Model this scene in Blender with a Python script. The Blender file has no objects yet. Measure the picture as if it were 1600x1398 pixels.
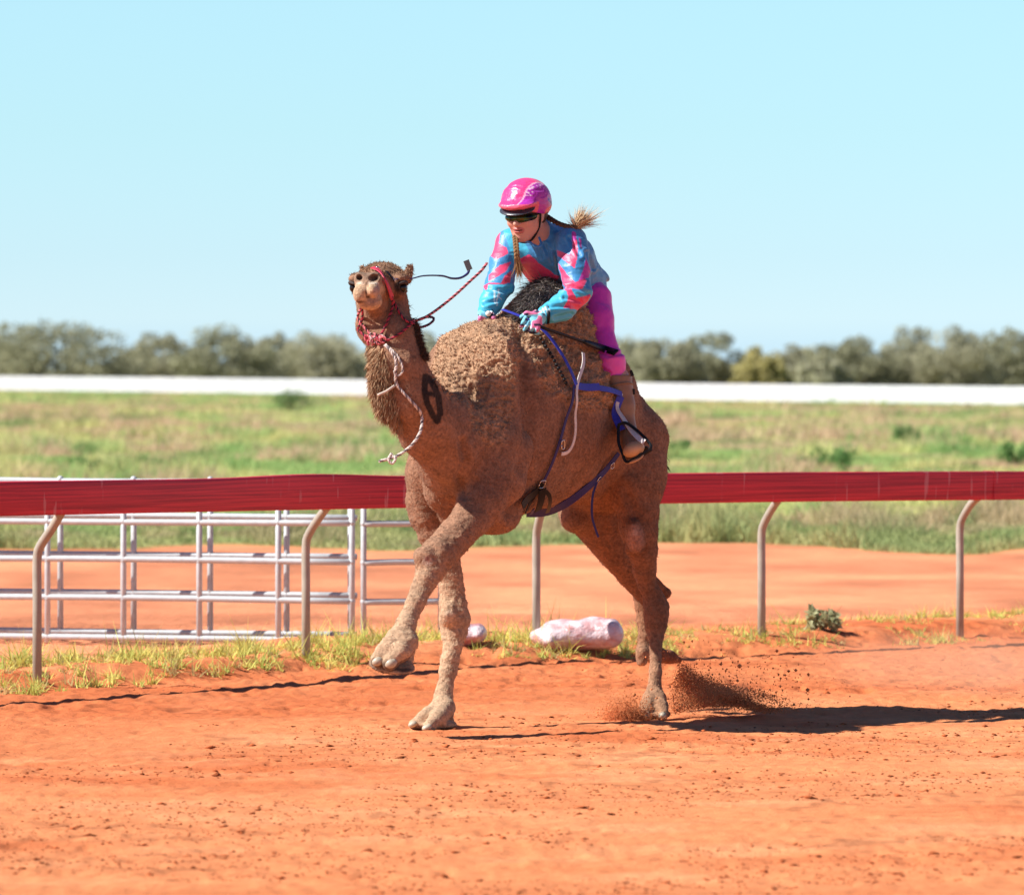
import bpy, bmesh, math, random
import numpy as np
from mathutils import Vector
from mathutils.bvhtree import BVHTree

random.seed(7)
rng = np.random.default_rng(11)
scn = bpy.context.scene
COL = scn.collection

# ------------------------------------------------------------------ camera
F_PX = 8889.0          # focal length in pixels of a 1600 px wide frame (200 mm)
CX, HY = 800.0, 584.0  # principal column and horizon row of the 1600 x 1398 photo
EYE = 1.6              # height of the lens above the track
cam_data = bpy.data.cameras.new("camera")
cam = bpy.data.objects.new("camera", cam_data)
COL.objects.link(cam)
cam.location = (0.0, 0.0, EYE)
cam.rotation_euler = (math.radians(90), 0, 0)
cam_data.sensor_width = 36.0
cam_data.lens = 200.0
cam_data.shift_y = -(699.0 - HY) / 1600.0
cam_data.clip_start = 0.5
cam_data.clip_end = 6000.0
cam_data.dof.use_dof = True
cam_data.dof.focus_distance = 25.9
cam_data.dof.aperture_fstop = 5.2
scn.camera = cam

# ------------------------------------------------------------------ light
SUN_EL = math.radians(44)
SUN_AZ = math.radians(-90 - 14)      # direction towards the sun, from +Y clockwise: left, a touch to the camera side
world = bpy.data.worlds.new("World")
scn.world = world
world.use_nodes = True
wn = world.node_tree
for n in list(wn.nodes):
    wn.nodes.remove(n)
w_out = wn.nodes.new("ShaderNodeOutputWorld")
w_bg = wn.nodes.new("ShaderNodeBackground")
w_sky = wn.nodes.new("ShaderNodeTexSky")
w_sky.sky_type = 'NISHITA'
w_sky.sun_disc = False
w_sky.sun_elevation = SUN_EL
w_sky.sun_rotation = SUN_AZ
w_sky.altitude = 150
w_sky.air_density = 1.0
w_sky.dust_density = 0.0
w_sky.ozone_density = 2.5
w_tint = wn.nodes.new("ShaderNodeMix")
w_tint.data_type = 'RGBA'
w_tint.blend_type = 'MULTIPLY'
w_tint.inputs[0].default_value = 1.0
# clear desert air: the band over the horizon is cyan, not yellow
w_tc = wn.nodes.new("ShaderNodeTexCoord"); w_sep = wn.nodes.new("ShaderNodeSeparateXYZ"); w_ramp = wn.nodes.new("ShaderNodeValToRGB")
w_mr = wn.nodes.new("ShaderNodeMapRange"); w_mr.inputs[1].default_value = 0.0; w_mr.inputs[2].default_value = 0.5
wn.links.new(w_tc.outputs["Generated"], w_sep.inputs[0]); wn.links.new(w_sep.outputs[2], w_mr.inputs[0]); wn.links.new(w_mr.outputs[0], w_ramp.inputs[0])
_el = w_ramp.color_ramp.elements
_st = [(0.0, (.34, .54, .97)), (0.0188, (.435, .605, .92)), (0.0414, (.435, .60, .86)), (0.086, (.475, .64, .79)), (0.13, (.535, .69, .78)), (0.30, (.36, .46, .58)), (0.7, (.22, .28, .38)), (1.0, (.18, .24, .34))]
_el[0].position, _el[0].color = _st[0][0], (*_st[0][1], 1)
_el[1].position, _el[1].color = _st[-1][0], (*_st[-1][1], 1)
for _p, _c in _st[1:-1]:
    _e = _el.new(_p); _e.color = (*_c, 1)
wn.links.new(w_ramp.outputs[0], w_tint.inputs[7])
w_bg.inputs[1].default_value = 0.12
wn.links.new(w_sky.outputs[0], w_tint.inputs[6])
wn.links.new(w_tint.outputs[2], w_bg.inputs[0])
wn.links.new(w_bg.outputs[0], w_out.inputs[0])

sun_data = bpy.data.lights.new("sun", 'SUN')
sun_data.energy = 4.9
sun_data.angle = math.radians(0.55)
sun_data.color = (1.0, 0.95, 0.88)
sun = bpy.data.objects.new("sun", sun_data)
COL.objects.link(sun)
to_sun = Vector((math.sin(SUN_AZ) * math.cos(SUN_EL), math.cos(SUN_AZ) * math.cos(SUN_EL), math.sin(SUN_EL)))
sun.rotation_euler = to_sun.to_track_quat('Z', 'Y').to_euler()
sun.location = (-20, -5, 30)

scn.view_settings.view_transform = 'Standard'
scn.view_settings.look = 'None'
scn.view_settings.gamma = 1.0
scn.view_settings.use_curve_mapping = False
scn.view_settings.exposure = 0.75
scn.render.engine = 'CYCLES'
scn.cycles.use_denoising = True
scn.cycles.max_bounces = 12
scn.cycles.diffuse_bounces = 4
scn.cycles.volume_bounces = 12
scn.cycles.transparent_max_bounces = 8

# ------------------------------------------------------------------ helpers
def P(px, py, Y):
    """world point seen at photo pixel (px, py) at distance Y from the lens"""
    return np.array([(px - CX) * Y / F_PX, Y, EYE - (py - HY) * Y / F_PX])

def to_px(p):
    p = np.asarray(p)
    return np.stack([CX + F_PX * p[..., 0] / p[..., 1], HY - F_PX * (p[..., 2] - EYE) / p[..., 1]], -1)

def tag(o, label=None, cat=None, group=None, kind=None):
    if label: o['label'] = label
    if cat: o['category'] = cat
    if group: o['group'] = group
    if kind: o['kind'] = kind
    return o

def empty(name, loc=(0, 0, 0)):
    o = bpy.data.objects.new(name, None)
    o.empty_display_size = 0.2
    o.location = tuple(float(c) for c in loc)
    COL.objects.link(o)
    return o

def link_mesh(name, me, parent=None):
    o = bpy.data.objects.new(name, me)
    COL.objects.link(o)
    if parent is not None:
        o.parent = parent
        # mesh data is written in world coordinates: cancel the parents' offsets
        off = Vector((0, 0, 0)); q = parent
        while q is not None:
            off += q.location; q = q.parent
        o.location = -off
    return o

def np_mesh(name, verts, faces, mat=None, parent=None, smooth=True, color=None, side=None):
    """verts (N,3); faces an (M,k) array; color (N,3) linear"""
    me = bpy.data.meshes.new(name)
    verts = np.ascontiguousarray(verts, dtype=np.float32)
    faces = np.ascontiguousarray(faces, dtype=np.int32)
    m, k = faces.shape
    me.vertices.add(len(verts)); me.vertices.foreach_set("co", verts.ravel())
    me.loops.add(m * k); me.loops.foreach_set("vertex_index", faces.ravel())
    me.polygons.add(m)
    me.polygons.foreach_set("loop_start", np.arange(0, m * k, k, dtype=np.int32))
    me.polygons.foreach_set("use_smooth", np.full(m, smooth, dtype=bool))
    me.update(calc_edges=True)
    if color is not None:
        at = me.color_attributes.new("Col", 'FLOAT_COLOR', 'POINT')
        c4 = np.ones((len(verts), 4), dtype=np.float32); c4[:, :3] = color
        at.data.foreach_set("color", c4.ravel())
    if mat is not None: me.materials.append(mat)
    return link_mesh(name, me, parent)

def _hash(ix, iy, iz):
    h = (ix.astype(np.int64) * 374761393 + iy.astype(np.int64) * 668265263 + iz.astype(np.int64) * 2147483647) & 0xFFFFFFFF
    h = ((h ^ (h >> 13)) * 1274126177) & 0xFFFFFFFF
    h = ((h ^ (h >> 16)) * 2246822519) & 0xFFFFFFFF
    return ((h ^ (h >> 15)) & 0xFFFFFF) / float(0xFFFFFF)

def vnoise(p, scale, seed=0.0):
    """value noise in 0..1; scale = cell size in metres (scalar or 3 values)"""
    q = np.asarray(p, dtype=np.float64) / np.asarray(scale) + 1000.0 + seed * 17.31
    i = np.floor(q).astype(np.int64); f = q - i
    f = f * f * (3 - 2 * f)
    out = 0
    for dx in (0, 1):
        wx = f[:, 0] if dx else 1 - f[:, 0]
        for dy in (0, 1):
            wy = f[:, 1] if dy else 1 - f[:, 1]
            for dz in (0, 1):
                wz = f[:, 2] if dz else 1 - f[:, 2]
                out = out + wx * wy * wz * _hash(i[:, 0] + dx, i[:, 1] + dy, i[:, 2] + dz)
    return out

def fbm(p, scale, seed=0.0, octaves=3):
    s, a, t = 0, 1.0, 0
    sc = np.asarray(scale, dtype=float)
    for o in range(octaves):
        s = s + a * vnoise(p, sc, seed + o * 3.7); t += a
        a *= 0.5; sc = sc * 0.5
    return s / t

def sstep(x, a, b):
    t = np.clip((x - a) / (b - a), 0, 1)
    return t * t * (3 - 2 * t)

def lin(r, g, b):
    f = lambda c: (c / 255 / 12.92) if c <= 10 else (((c / 255) + 0.055) / 1.055) ** 2.4
    return (f(r), f(g), f(b))

# ---- materials
def new_mat(name):
    m = bpy.data.materials.new(name); m.use_nodes = True
    nt = m.node_tree
    b = nt.nodes["Principled BSDF"]
    return m, nt, b

def mat_plain(name, col, rough=0.6, metal=0.0, spec=0.5, noise=0.0, nscale=20.0, bump=0.0, bscale=60.0, sheen=0.0, attr=False, sub=0.0, coat=0.0):
    m, nt, b = new_mat(name)
    b.inputs["Roughness"].default_value = rough
    b.inputs["Metallic"].default_value = metal
    b.inputs["Specular IOR Level"].default_value = spec
    b.inputs["Sheen Weight"].default_value = sheen
    b.inputs["Coat Weight"].default_value = coat
    if sub:
        b.inputs["Subsurface Weight"].default_value = sub
        b.inputs["Subsurface Radius"].default_value = (0.01, 0.004, 0.002)
    src = None
    if attr:
        a = nt.nodes.new("ShaderNodeAttribute"); a.attribute_name = "Col"; src = a.outputs["Color"]
    else:
        b.inputs["Base Color"].default_value = (*col, 1)
    tc = nt.nodes.new("ShaderNodeTexCoord")
    if noise or attr:
        nz = nt.nodes.new("ShaderNodeTexNoise"); nz.inputs["Scale"].default_value = nscale; nz.inputs["Detail"].default_value = 6
        nt.links.new(tc.outputs["Object"], nz.inputs["Vector"])
        mp = nt.nodes.new("ShaderNodeMapRange")
        mp.inputs[1].default_value = 0.25; mp.inputs[2].default_value = 0.75
        mp.inputs[3].default_value = 1 - noise; mp.inputs[4].default_value = 1 + noise
        nt.links.new(nz.outputs[0], mp.inputs[0])
        mx = nt.nodes.new("ShaderNodeMix"); mx.data_type = 'RGBA'; mx.blend_type = 'MULTIPLY'; mx.inputs[0].default_value = 1
        if src: nt.links.new(src, mx.inputs[6])
        else: mx.inputs[6].default_value = (*col, 1)
        nt.links.new(mp.outputs[0], mx.inputs[7])
        nt.links.new(mx.outputs[2], b.inputs["Base Color"])
    if bump:
        n2 = nt.nodes.new("ShaderNodeTexNoise"); n2.inputs["Scale"].default_value = bscale; n2.inputs["Detail"].default_value = 5
        nt.links.new(tc.outputs["Object"], n2.inputs["Vector"])
        bp = nt.nodes.new("ShaderNodeBump"); bp.inputs["Strength"].default_value = 1.0; bp.inputs["Distance"].default_value = bump
        nt.links.new(n2.outputs[0], bp.inputs["Height"]); nt.links.new(bp.outputs[0], b.inputs["Normal"])
    return m

# ---- tubes and ribbons as quads
def frames(pts):
    pts = np.asarray(pts, float)
    t = np.gradient(pts, axis=0); t /= np.linalg.norm(t, axis=1)[:, None] + 1e-9
    up = np.array([0, 0, 1.0]) if abs(t[0, 2]) < 0.9 else np.array([0, 1.0, 0])
    n = []; cur = np.cross(t[0], up); cur /= np.linalg.norm(cur)
    for i in range(len(pts)):
        cur = cur - t[i] * np.dot(cur, t[i]); cur /= np.linalg.norm(cur) + 1e-9
        n.append(cur.copy())
    n = np.array(n); b = np.cross(t, n)
    return t, n, b

def smooth_path(pts, n=24):
    """Catmull-Rom through pts"""
    p = np.asarray(pts, float)
    if len(p) < 3:
        return np.array([p[0] + (p[-1] - p[0]) * s for s in np.linspace(0, 1, n)])
    q = np.vstack([2 * p[0] - p[1], p, 2 * p[-1] - p[-2]])
    L = np.r_[0, np.cumsum(np.linalg.norm(np.diff(p, axis=0), axis=1))]
    out = []
    for s in np.linspace(0, L[-1], n):
        i = min(np.searchsorted(L, s, side='right') - 1, len(p) - 2); i = max(i, 0)
        u = (s - L[i]) / (L[i + 1] - L[i] + 1e-12)
        a, b, c, d = q[i], q[i + 1], q[i + 2], q[i + 3]
        out.append(0.5 * (2 * b + (c - a) * u + (2 * a - 5 * b + 4 * c - d) * u * u + (3 * b - a - 3 * c + d) * u ** 3))
    return np.array(out)

def tube_geo(pts, rad, seg=8, cap=True, twist=None):
    pts = np.asarray(pts, float); n = len(pts)
    rad = np.broadcast_to(np.asarray(rad, float), (n,))
    t, nn, bb = frames(pts)
    V, Fc = [], []
    for i in range(n):
        for k in range(seg):
            a = 2 * math.pi * k / seg
            V.append(pts[i] + rad[i] * (math.cos(a) * nn[i] + math.sin(a) * bb[i]))
    for i in range(n - 1):
        for k in range(seg):
            k2 = (k + 1) % seg
            Fc.append((i * seg + k, i * seg + k2, (i + 1) * seg + k2, (i + 1) * seg + k))
    if cap:
        c0 = len(V); V.append(pts[0] - t[0] * rad[0] * .3); V.append(pts[-1] + t[-1] * rad[-1] * .3)
        for k in range(seg):
            k2 = (k + 1) % seg
            Fc.append((c0, k2, k, k)); Fc.append((c0 + 1, (n - 1) * seg + k, (n - 1) * seg + k2, (n - 1) * seg + k2))
    return np.array(V), Fc

class MB:
    """collects geometry and links it as one mesh object"""
    def __init__(s): s.v = []; s.f = []; s.n = 0; s.c = []
    def add(s, V, Fc, col=None):
        V = np.asarray(V, float)
        s.v.append(V); s.f += [tuple(int(i) + s.n for i in dict.fromkeys(f)) for f in Fc]; s.n += len(V)
        s.c.append(np.tile(np.array(col if col is not None else (1, 1, 1), float), (len(V), 1)) if np.ndim(col) < 2 else np.asarray(col))
        return s
    def tube(s, pts, rad, seg=8, col=None, cap=True): return s.add(*tube_geo(pts, rad, seg, cap), col)
    def box(s, c, size, R=None, col=None):
        c = np.asarray(c, float); h = np.asarray(size, float) / 2
        V = np.array([(x, y, z) for x in (-1, 1) for y in (-1, 1) for z in (-1, 1)]) * h
        if R is not None: V = V @ np.asarray(R)      # rows of R are the box axes
        return s.add(V + c, [(0, 1, 3, 2), (4, 6, 7, 5), (0, 4, 5, 1), (2, 3, 7, 6), (0, 2, 6, 4), (1, 5, 7, 3)], col)
    def ball(s, c, r, R=None, seg=14, ring=9, col=None):
        V, Fc = [], []
        r = np.broadcast_to(np.asarray(r, float), (3,))
        for i in range(ring + 1):
            th = math.pi * i / ring
            for k in range(seg):
                a = 2 * math.pi * k / seg
                V.append((math.sin(th) * math.cos(a) * r[0], math.sin(th) * math.sin(a) * r[1], math.cos(th) * r[2]))
        for i in range(ring):
            for k in range(seg):
                k2 = (k + 1) % seg
                Fc.append((i * seg + k, (i + 1) * seg + k, (i + 1) * seg + k2, i * seg + k2))
        V = np.array(V)
        if R is not None: V = V @ np.asarray(R)
        return s.add(V + np.asarray(c, float), Fc, col)
    def build(s, name, mat, parent=None, smooth=True, bevel=0.0, color=False):
        me = bpy.data.meshes.new(name)
        V = np.vstack(s.v)
        me.from_pydata(V.tolist(), [], s.f); me.validate(); me.update()
        me.polygons.foreach_set("use_smooth", np.full(len(me.polygons), smooth, dtype=bool))
        if color:
            at = me.color_attributes.new("Col", 'FLOAT_COLOR', 'POINT')
            c4 = np.ones((len(V), 4), dtype=np.float32); c4[:, :3] = np.vstack(s.c)
            at.data.foreach_set("color", c4.ravel())
        me.materials.append(mat)
        o = link_mesh(name, me, parent)
        if bevel:
            b = o.modifiers.new("bevel", 'BEVEL'); b.width = bevel; b.segments = 2; b.limit_method = 'ANGLE'
        return o

# ---- implicit surfaces: smooth unions of tapered limbs, meshed by surface nets
def unit(v):
    v = np.asarray(v, float); return v / (np.linalg.norm(v) + 1e-12)

class Field:
    def __init__(s, lo, hi, vox):
        s.lo = np.asarray(lo, float); s.vox = vox
        s.n = np.ceil((np.asarray(hi, float) - s.lo) / vox).astype(int) + 1
        s.g = np.full(s.n, 0.3, dtype=np.float32)
    def _win(s, lo, hi):
        a = np.clip(np.floor((lo - s.lo) / s.vox).astype(int), 0, s.n - 1)
        b = np.clip(np.ceil((hi - s.lo) / s.vox).astype(int) + 1, 1, s.n)
        ax = [(s.lo[i] + s.vox * np.arange(a[i], b[i])).astype(np.float32) for i in range(3)]
        return (slice(a[0], b[0]), slice(a[1], b[1]), slice(a[2], b[2])), ax
    def _blend(s, sl, d, k, sub):
        g = s.g[sl]
        if sub:
            d = -d
            h = np.maximum(k - np.abs(g - d), 0) / max(k, 1e-6)
            s.g[sl] = np.maximum(g, d) + h * h * k / 4
        else:
            h = np.maximum(k - np.abs(g - d), 0) / max(k, 1e-6)
            s.g[sl] = np.minimum(g, d) - h * h * k / 4
    def seg(s, a, b, ra, rb, k=0.03, side=None, sub=False):
        """tapered limb a->b; ra, rb scalars or (side radius, up radius) with side the given vector"""
        a = np.asarray(a, float); b = np.asarray(b, float)
        A = np.broadcast_to(np.asarray(ra, float), (2,)); B = np.broadcast_to(np.asarray(rb, float), (2,))
        R = max(A.max(), B.max()); m = R + k + 3 * s.vox
        sl, ax = s._win(np.minimum(a, b) - m, np.maximum(a, b) + m)
        if min(len(x) for x in ax) == 0: return
        X, Y, Z = ax[0][:, None, None] - np.float32(a[0]), ax[1][None, :, None] - np.float32(a[1]), ax[2][None, None, :] - np.float32(a[2])
        d = (b - a); L2 = max(d @ d, 1e-9)
        t = np.clip((X * np.float32(d[0]) + Y * np.float32(d[1]) + Z * np.float32(d[2])) / np.float32(L2), 0, 1)
        qx, qy, qz = X - t * np.float32(d[0]), Y - t * np.float32(d[1]), Z - t * np.float32(d[2])
        if side is None:
            r = A[0] + t * np.float32(B[0] - A[0])
            dist = np.sqrt(qx * qx + qy * qy + qz * qz) - r
        else:
            sd = unit(side); f = unit(d); sd = unit(sd - f * (sd @ f)); u = np.cross(sd, f)
            cs = qx * np.float32(sd[0]) + qy * np.float32(sd[1]) + qz * np.float32(sd[2])
            cu = qx * np.float32(u[0]) + qy * np.float32(u[1]) + qz * np.float32(u[2])
            cf = qx * np.float32(f[0]) + qy * np.float32(f[1]) + qz * np.float32(f[2])
            rs = A[0] + t * np.float32(B[0] - A[0]); ru = A[1] + t * np.float32(B[1] - A[1]); rf = np.minimum(rs, ru)
            k0 = np.sqrt((cs / rs) ** 2 + (cu / ru) ** 2 + (cf / rf) ** 2)
            k1 = np.sqrt((cs / rs ** 2) ** 2 + (cu / ru ** 2) ** 2 + (cf / rf ** 2) ** 2) + 1e-6
            dist = np.where(k0 < 1e-3, -rf, k0 * (k0 - 1) / k1)
        s._blend(sl, dist.astype(np.float32), k, sub)
    def chain(s, nodes, k=0.03, side=None, sub=False):
        """nodes: (point, radius or (side, up))"""
        for (p, r), (q, w) in zip(nodes[:-1], nodes[1:]):
            s.seg(p, q, r, w, k, side, sub)
    def ell(s, c, r, axes=None, k=0.03, sub=False):
        c = np.asarray(c, float); r = np.asarray(r, float)
        A = np.eye(3) if axes is None else np.array([unit(v) for v in axes])
        m = r.max() + k + 3 * s.vox
        sl, ax = s._win(c - m, c + m)
        if min(len(x) for x in ax) == 0: return
        X, Y, Z = ax[0][:, None, None] - np.float32(c[0]), ax[1][None, :, None] - np.float32(c[1]), ax[2][None, None, :] - np.float32(c[2])
        k0 = 0; k1 = 0
        for i in range(3):
            q = X * np.float32(A[i, 0]) + Y * np.float32(A[i, 1]) + Z * np.float32(A[i, 2])
            k0 = k0 + (q / r[i]) ** 2; k1 = k1 + (q / r[i] ** 2) ** 2
        k0 = np.sqrt(k0); k1 = np.sqrt(k1) + 1e-6
        dist = np.where(k0 < 1e-3, -r.min(), k0 * (k0 - 1) / k1)
        s._blend(sl, dist.astype(np.float32), k, sub)
    def mesh(s, relax=1):
        g = s.g; n = np.array(g.shape)
        neg = g < 0
        c = np.zeros(n - 1, dtype=np.int8)
        for dx in (0, 1):
            for dy in (0, 1):
                for dz in (0, 1):
                    c += neg[dx:n[0] - 1 + dx, dy:n[1] - 1 + dy, dz:n[2] - 1 + dz]
        I, J, K = np.nonzero((c > 0) & (c < 8))
        N = len(I)
        cor = [(dx, dy, dz) for dx in (0, 1) for dy in (0, 1) for dz in (0, 1)]
        vals = {q: g[I + q[0], J + q[1], K + q[2]] for q in cor}
        acc = np.zeros((N, 3)); cnt = np.zeros(N)
        for p in cor:
            for axn in range(3):
                if p[axn] == 0:
                    q = list(p); q[axn] = 1; q = tuple(q)
                    a, b = vals[p], vals[q]
                    cr = (a < 0) != (b < 0)
                    t = np.where(cr, a / np.where(a == b, 1, a - b), 0)
                    pt = np.tile(np.array(p, float), (N, 1)); pt[:, axn] = t
                    acc[cr] += pt[cr]; cnt[cr] += 1
        V = acc / cnt[:, None] + np.stack([I, J, K], 1)
        idx = np.full(n - 1, -1, dtype=np.int32); idx[I, J, K] = np.arange(N)
        Q = []
        for axn in range(3):
            sa = [slice(1, -1)] * 3; sb = [slice(1, -1)] * 3
            sa[axn] = slice(0, n[axn] - 1); sb[axn] = slice(1, n[axn])
            A, B = neg[tuple(sa)], neg[tuple(sb)]
            off = np.array([1, 1, 1]); off[axn] = 0
            e = np.stack(np.nonzero(A != B), 1) + off
            flip = A[tuple((e - off).T)]
            u, w = (axn + 1) % 3, (axn + 2) % 3
            def cell(du, dw):
                x = e.copy(); x[:, u] -= du; x[:, w] -= dw
                return idx[x[:, 0], x[:, 1], x[:, 2]]
            q = np.stack([cell(1, 1), cell(0, 1), cell(0, 0), cell(1, 0)], 1)
            q[~flip] = q[~flip][:, ::-1]
            Q.append(q)
        Q = np.vstack(Q)
        Q = Q[(Q >= 0).all(1)]
        V = V * s.vox + s.lo
        for _ in range(relax):
            V = laplace(V, Q, 0.5)
        return V, Q

def laplace(V, Q, w):
    S = np.zeros_like(V); C = np.zeros(len(V))
    for a, b in ((0, 1), (1, 2), (2, 3), (3, 0)):
        for i in range(3):
            S[:, i] += np.bincount(Q[:, a], V[Q[:, b], i], len(V)) + np.bincount(Q[:, b], V[Q[:, a], i], len(V))
        C += np.bincount(Q[:, a], minlength=len(V)) + np.bincount(Q[:, b], minlength=len(V))
    return V * (1 - w) + w * S / np.maximum(C, 1)[:, None]

def normals(V, Q):
    a = V[Q[:, 2]] - V[Q[:, 0]]; b = V[Q[:, 3]] - V[Q[:, 1]]
    fn = np.cross(a, b)
    N = np.zeros_like(V)
    for j in range(4):
        for i in range(3):
            N[:, i] += np.bincount(Q[:, j], fn[:, i], len(V))
    return N / (np.linalg.norm(N, axis=1)[:, None] + 1e-12)

def in_poly(xy, poly):
    """points (N,2) inside polygon"""
    x, y = xy[:, 0], xy[:, 1]; inside = np.zeros(len(xy), bool)
    n = len(poly)
    for i in range(n):
        x1, y1 = poly[i]; x2, y2 = poly[(i + 1) % n]
        if y1 == y2: continue
        c = ((y1 > y) != (y2 > y)) & (x < (x2 - x1) * (y - y1) / (y2 - y1) + x1)
        inside ^= c
    return inside

def path_dist(xy, path):
    """distance of points (N,2) to a polyline"""
    d = np.full(len(xy), 1e9)
    for (x1, y1), (x2, y2) in zip(path[:-1], path[1:]):
        v = np.array([x2 - x1, y2 - y1]); L = max(v @ v, 1e-9)
        t = np.clip(((xy[:, 0] - x1) * v[0] + (xy[:, 1] - y1) * v[1]) / L, 0, 1)
        d = np.minimum(d, np.hypot(xy[:, 0] - x1 - t * v[0], xy[:, 1] - y1 - t * v[1]))
    return d

def strands(roots, dirs, length, width, rng, droop=0.0, segs=2, curl=0.0):
    """tapered hair blades; returns verts and triangles"""
    n = len(roots)
    L = np.broadcast_to(length, (n,))[:, None]; W = np.broadcast_to(width, (n,))[:, None]
    rv = rng.normal(size=(n, 3)); side = np.cross(dirs, rv); side /= np.linalg.norm(side, axis=1)[:, None] + 1e-9
    bend = rng.normal(size=(n, 3)) * curl
    rows = []
    for j in range(segs + 1):
        t = j / segs
        c = roots + dirs * L * t + bend * L * t * t + np.array([0, 0, -1.0]) * L * droop * t * t
        w = W * (1 - t) ** 0.7
        if j < segs:
            rows += [c - side * w / 2, c + side * w / 2]
        else:
            rows += [c]
    m = 2 * segs + 1
    V = np.stack(rows, 1).reshape(-1, 3)
    base = (np.arange(n) * m)[:, None]
    T = []
    for j in range(segs):
        a = 2 * j
        if j < segs - 1:
            T.append(base + np.array([a, a + 1, a + 3])); T.append(base + np.array([a, a + 3, a + 2]))
        else:
            T.append(base + np.array([a, a + 1, a + 2]))
    return V, np.vstack(T), m
# ------------------------------------------------------------------ the running rail's line
# post feet: (photo column, distance)
POSTS = [(-830, 25.6), (-385, 27.3), (58, 28.85), (478, 31.0), (838, 32.0), (1190, 33.1), (1500, 34.35), (1800, 35.7), (2090, 37.1)]
_px = np.array([p[0] for p in POSTS], float); _py = np.array([p[1] for p in POSTS], float)
POST_X = (_px - CX) * _py / F_PX
BERM = 0.085
def rail_y(x):
    xs = np.r_[POST_X[0] - 40, POST_X, POST_X[-1] + 60]
    ys = np.r_[_py[0] - 40 * 1.2, _py, _py[-1] + 60 * 0.6]
    return np.interp(x, xs, ys)

def ground_base(x, y):
    """smooth terrain height"""
    d = (y - rail_y(x)) * 0.75
    w = vnoise(np.stack([x, y * 0, y * 0], 1), 0.8, 3) * 0.35 - 0.30
    b = BERM * sstep(d + w, -0.55, 0.05) * (1 - sstep(d, 1.2, 2.4))
    far = sstep(y, 60, 380)
    return b - 0.0083 * np.clip(x, -90, 90) * far

def ground_detail(x, y):
    p = np.stack([x, y, np.zeros_like(x)], 1)
    d = (y - rail_y(x))
    near = sstep(y, 12, 16) * (1 - sstep(y, 36, 42)) * (1 - sstep(np.abs(x), 4.0, 5.0))
    churn = sstep(d, -6.5, -4.0) * (1 - sstep(d, 0.0, 0.8))          # hoof-churned band beside the rail
    patch = sstep(fbm(p, (1.6, 2.2, 1), 5), 0.42, 0.66)
    a = 0.35 + 0.6 * churn + 0.65 * patch
    h = (fbm(p, (0.9, 0.55, 1), 1) - 0.5) * 0.03
    h += (fbm(p, (0.16, 0.26, 1), 2, 4) - 0.5) * 0.032 * a
    h += (fbm(p, (0.06, 0.10, 1), 38, 2) - .5) * .008
    h += (vnoise(p, (0.04, 0.055, 1), 8) - 0.5) * 0.011 * a + (vnoise(p, (0.022, 0.06, 1), 28) - .5) * .0035
    div = sstep(vnoise(p, (0.16, 0.24, 1), 9), 0.72, 0.9) * patch
    h -= div * 0.022 * (0.3 + churn)
    dv2 = sstep(vnoise(p, (0.065, 0.075, 1), 17), 0.66, 0.85) * sstep(fbm(p, (0.45, 0.5, 1), 18, 2), 0.52, 0.66)
    h -= dv2 * 0.017 * (.5 + .8 * churn)
    cl = sstep(vnoise(p, (0.05, 0.07, 1), 12), 0.80, 0.97) * sstep(vnoise(p, (0.5, 0.8, 1), 14), 0.5, 0.75)
    h += cl * 0.007
    # wheel and rake lines that run along the track
    u = d + 0.06 * vnoise(p, (0.8, 0.8, 1), 21)
    h += 0.004 * np.sin(u * 2 * math.pi / 0.42) * (1 - churn) * sstep(vnoise(p, (3.0, 0.9, 1), 23), 0.4, 0.7)
    return h * near

def ground_z(x, y):
    x = np.atleast_1d(np.asarray(x, float)); y = np.atleast_1d(np.asarray(y, float))
    return ground_base(x, y) + ground_detail(x, y)

def grow(a, b, first, ratio):
    out = [a]; s = first
    while out[-1] < b:
        out.append(out[-1] + s); s *= ratio
    out[-1] = b
    return out
xs = np.arange(-3.6, 3.6001, 0.011)
xr = np.array(grow(3.6, 1800, 0.03, 1.12))[1:]
xs = np.r_[-xr[::-1], xs, xr]
ys = np.arange(16.6, 36.0, 0.036)
ya = np.array(grow(0, 60, 0.1, 1.25))[1:]; yb = np.array(grow(36.0, 4200, 0.06, 1.045))[1:]
ys = np.r_[16.6 - ya[::-1], ys, yb]
GX, GY = np.meshgrid(xs, ys, indexing='ij')
gx, gy = GX.ravel(), GY.ravel()
gz = ground_z(gx, gy)
nx, ny = GX.shape
ii = (np.arange(nx - 1)[:, None] * ny + np.arange(ny - 1)[None, :]).ravel()
gf = np.stack([ii, ii + ny, ii + ny + 1, ii + 1], 1)
p3 = np.stack([gx, gy, gx * 0], 1)
# zone colours (the soil itself): race track, verge, inner track, paddock
d = gy - rail_y(gx)
field_edge = 52.5 + 8.0 * (fbm(p3, (1.6, 5, 1), 31, 3) - 0.5) + 0.10 * gx
sand_a = np.array([0.71, 0.255, 0.106]); sand_b = np.array([0.58, 0.160, 0.058]); sand_c = np.array([0.78, 0.33, 0.155])
n1 = fbm(p3, (2.2, 0.8, 1), 41, 4)[:, None]; n2 = fbm(p3, (0.5, 0.4, 1), 42, 3)[:, None]
col = sand_a + (sand_b - sand_a) * sstep(n1, 0.45, 0.7) + (sand_c - sand_a) * sstep(n2, 0.5, 0.8) * 0.6
churn = (sstep(d, -6.5, -3.5) * (1 - sstep(d, -0.4, 0.3)))[:, None]
col = col * (1 - 0.6 * churn) + sand_b * 0.6 * churn
stk = fbm(p3, (3.5, 0.28, 1), 57, 3)[:, None]; col = col * (0.86 + 0.28 * stk)
col = col * np.where(gy[:, None] < 24, 1.0, 1.0)
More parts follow.
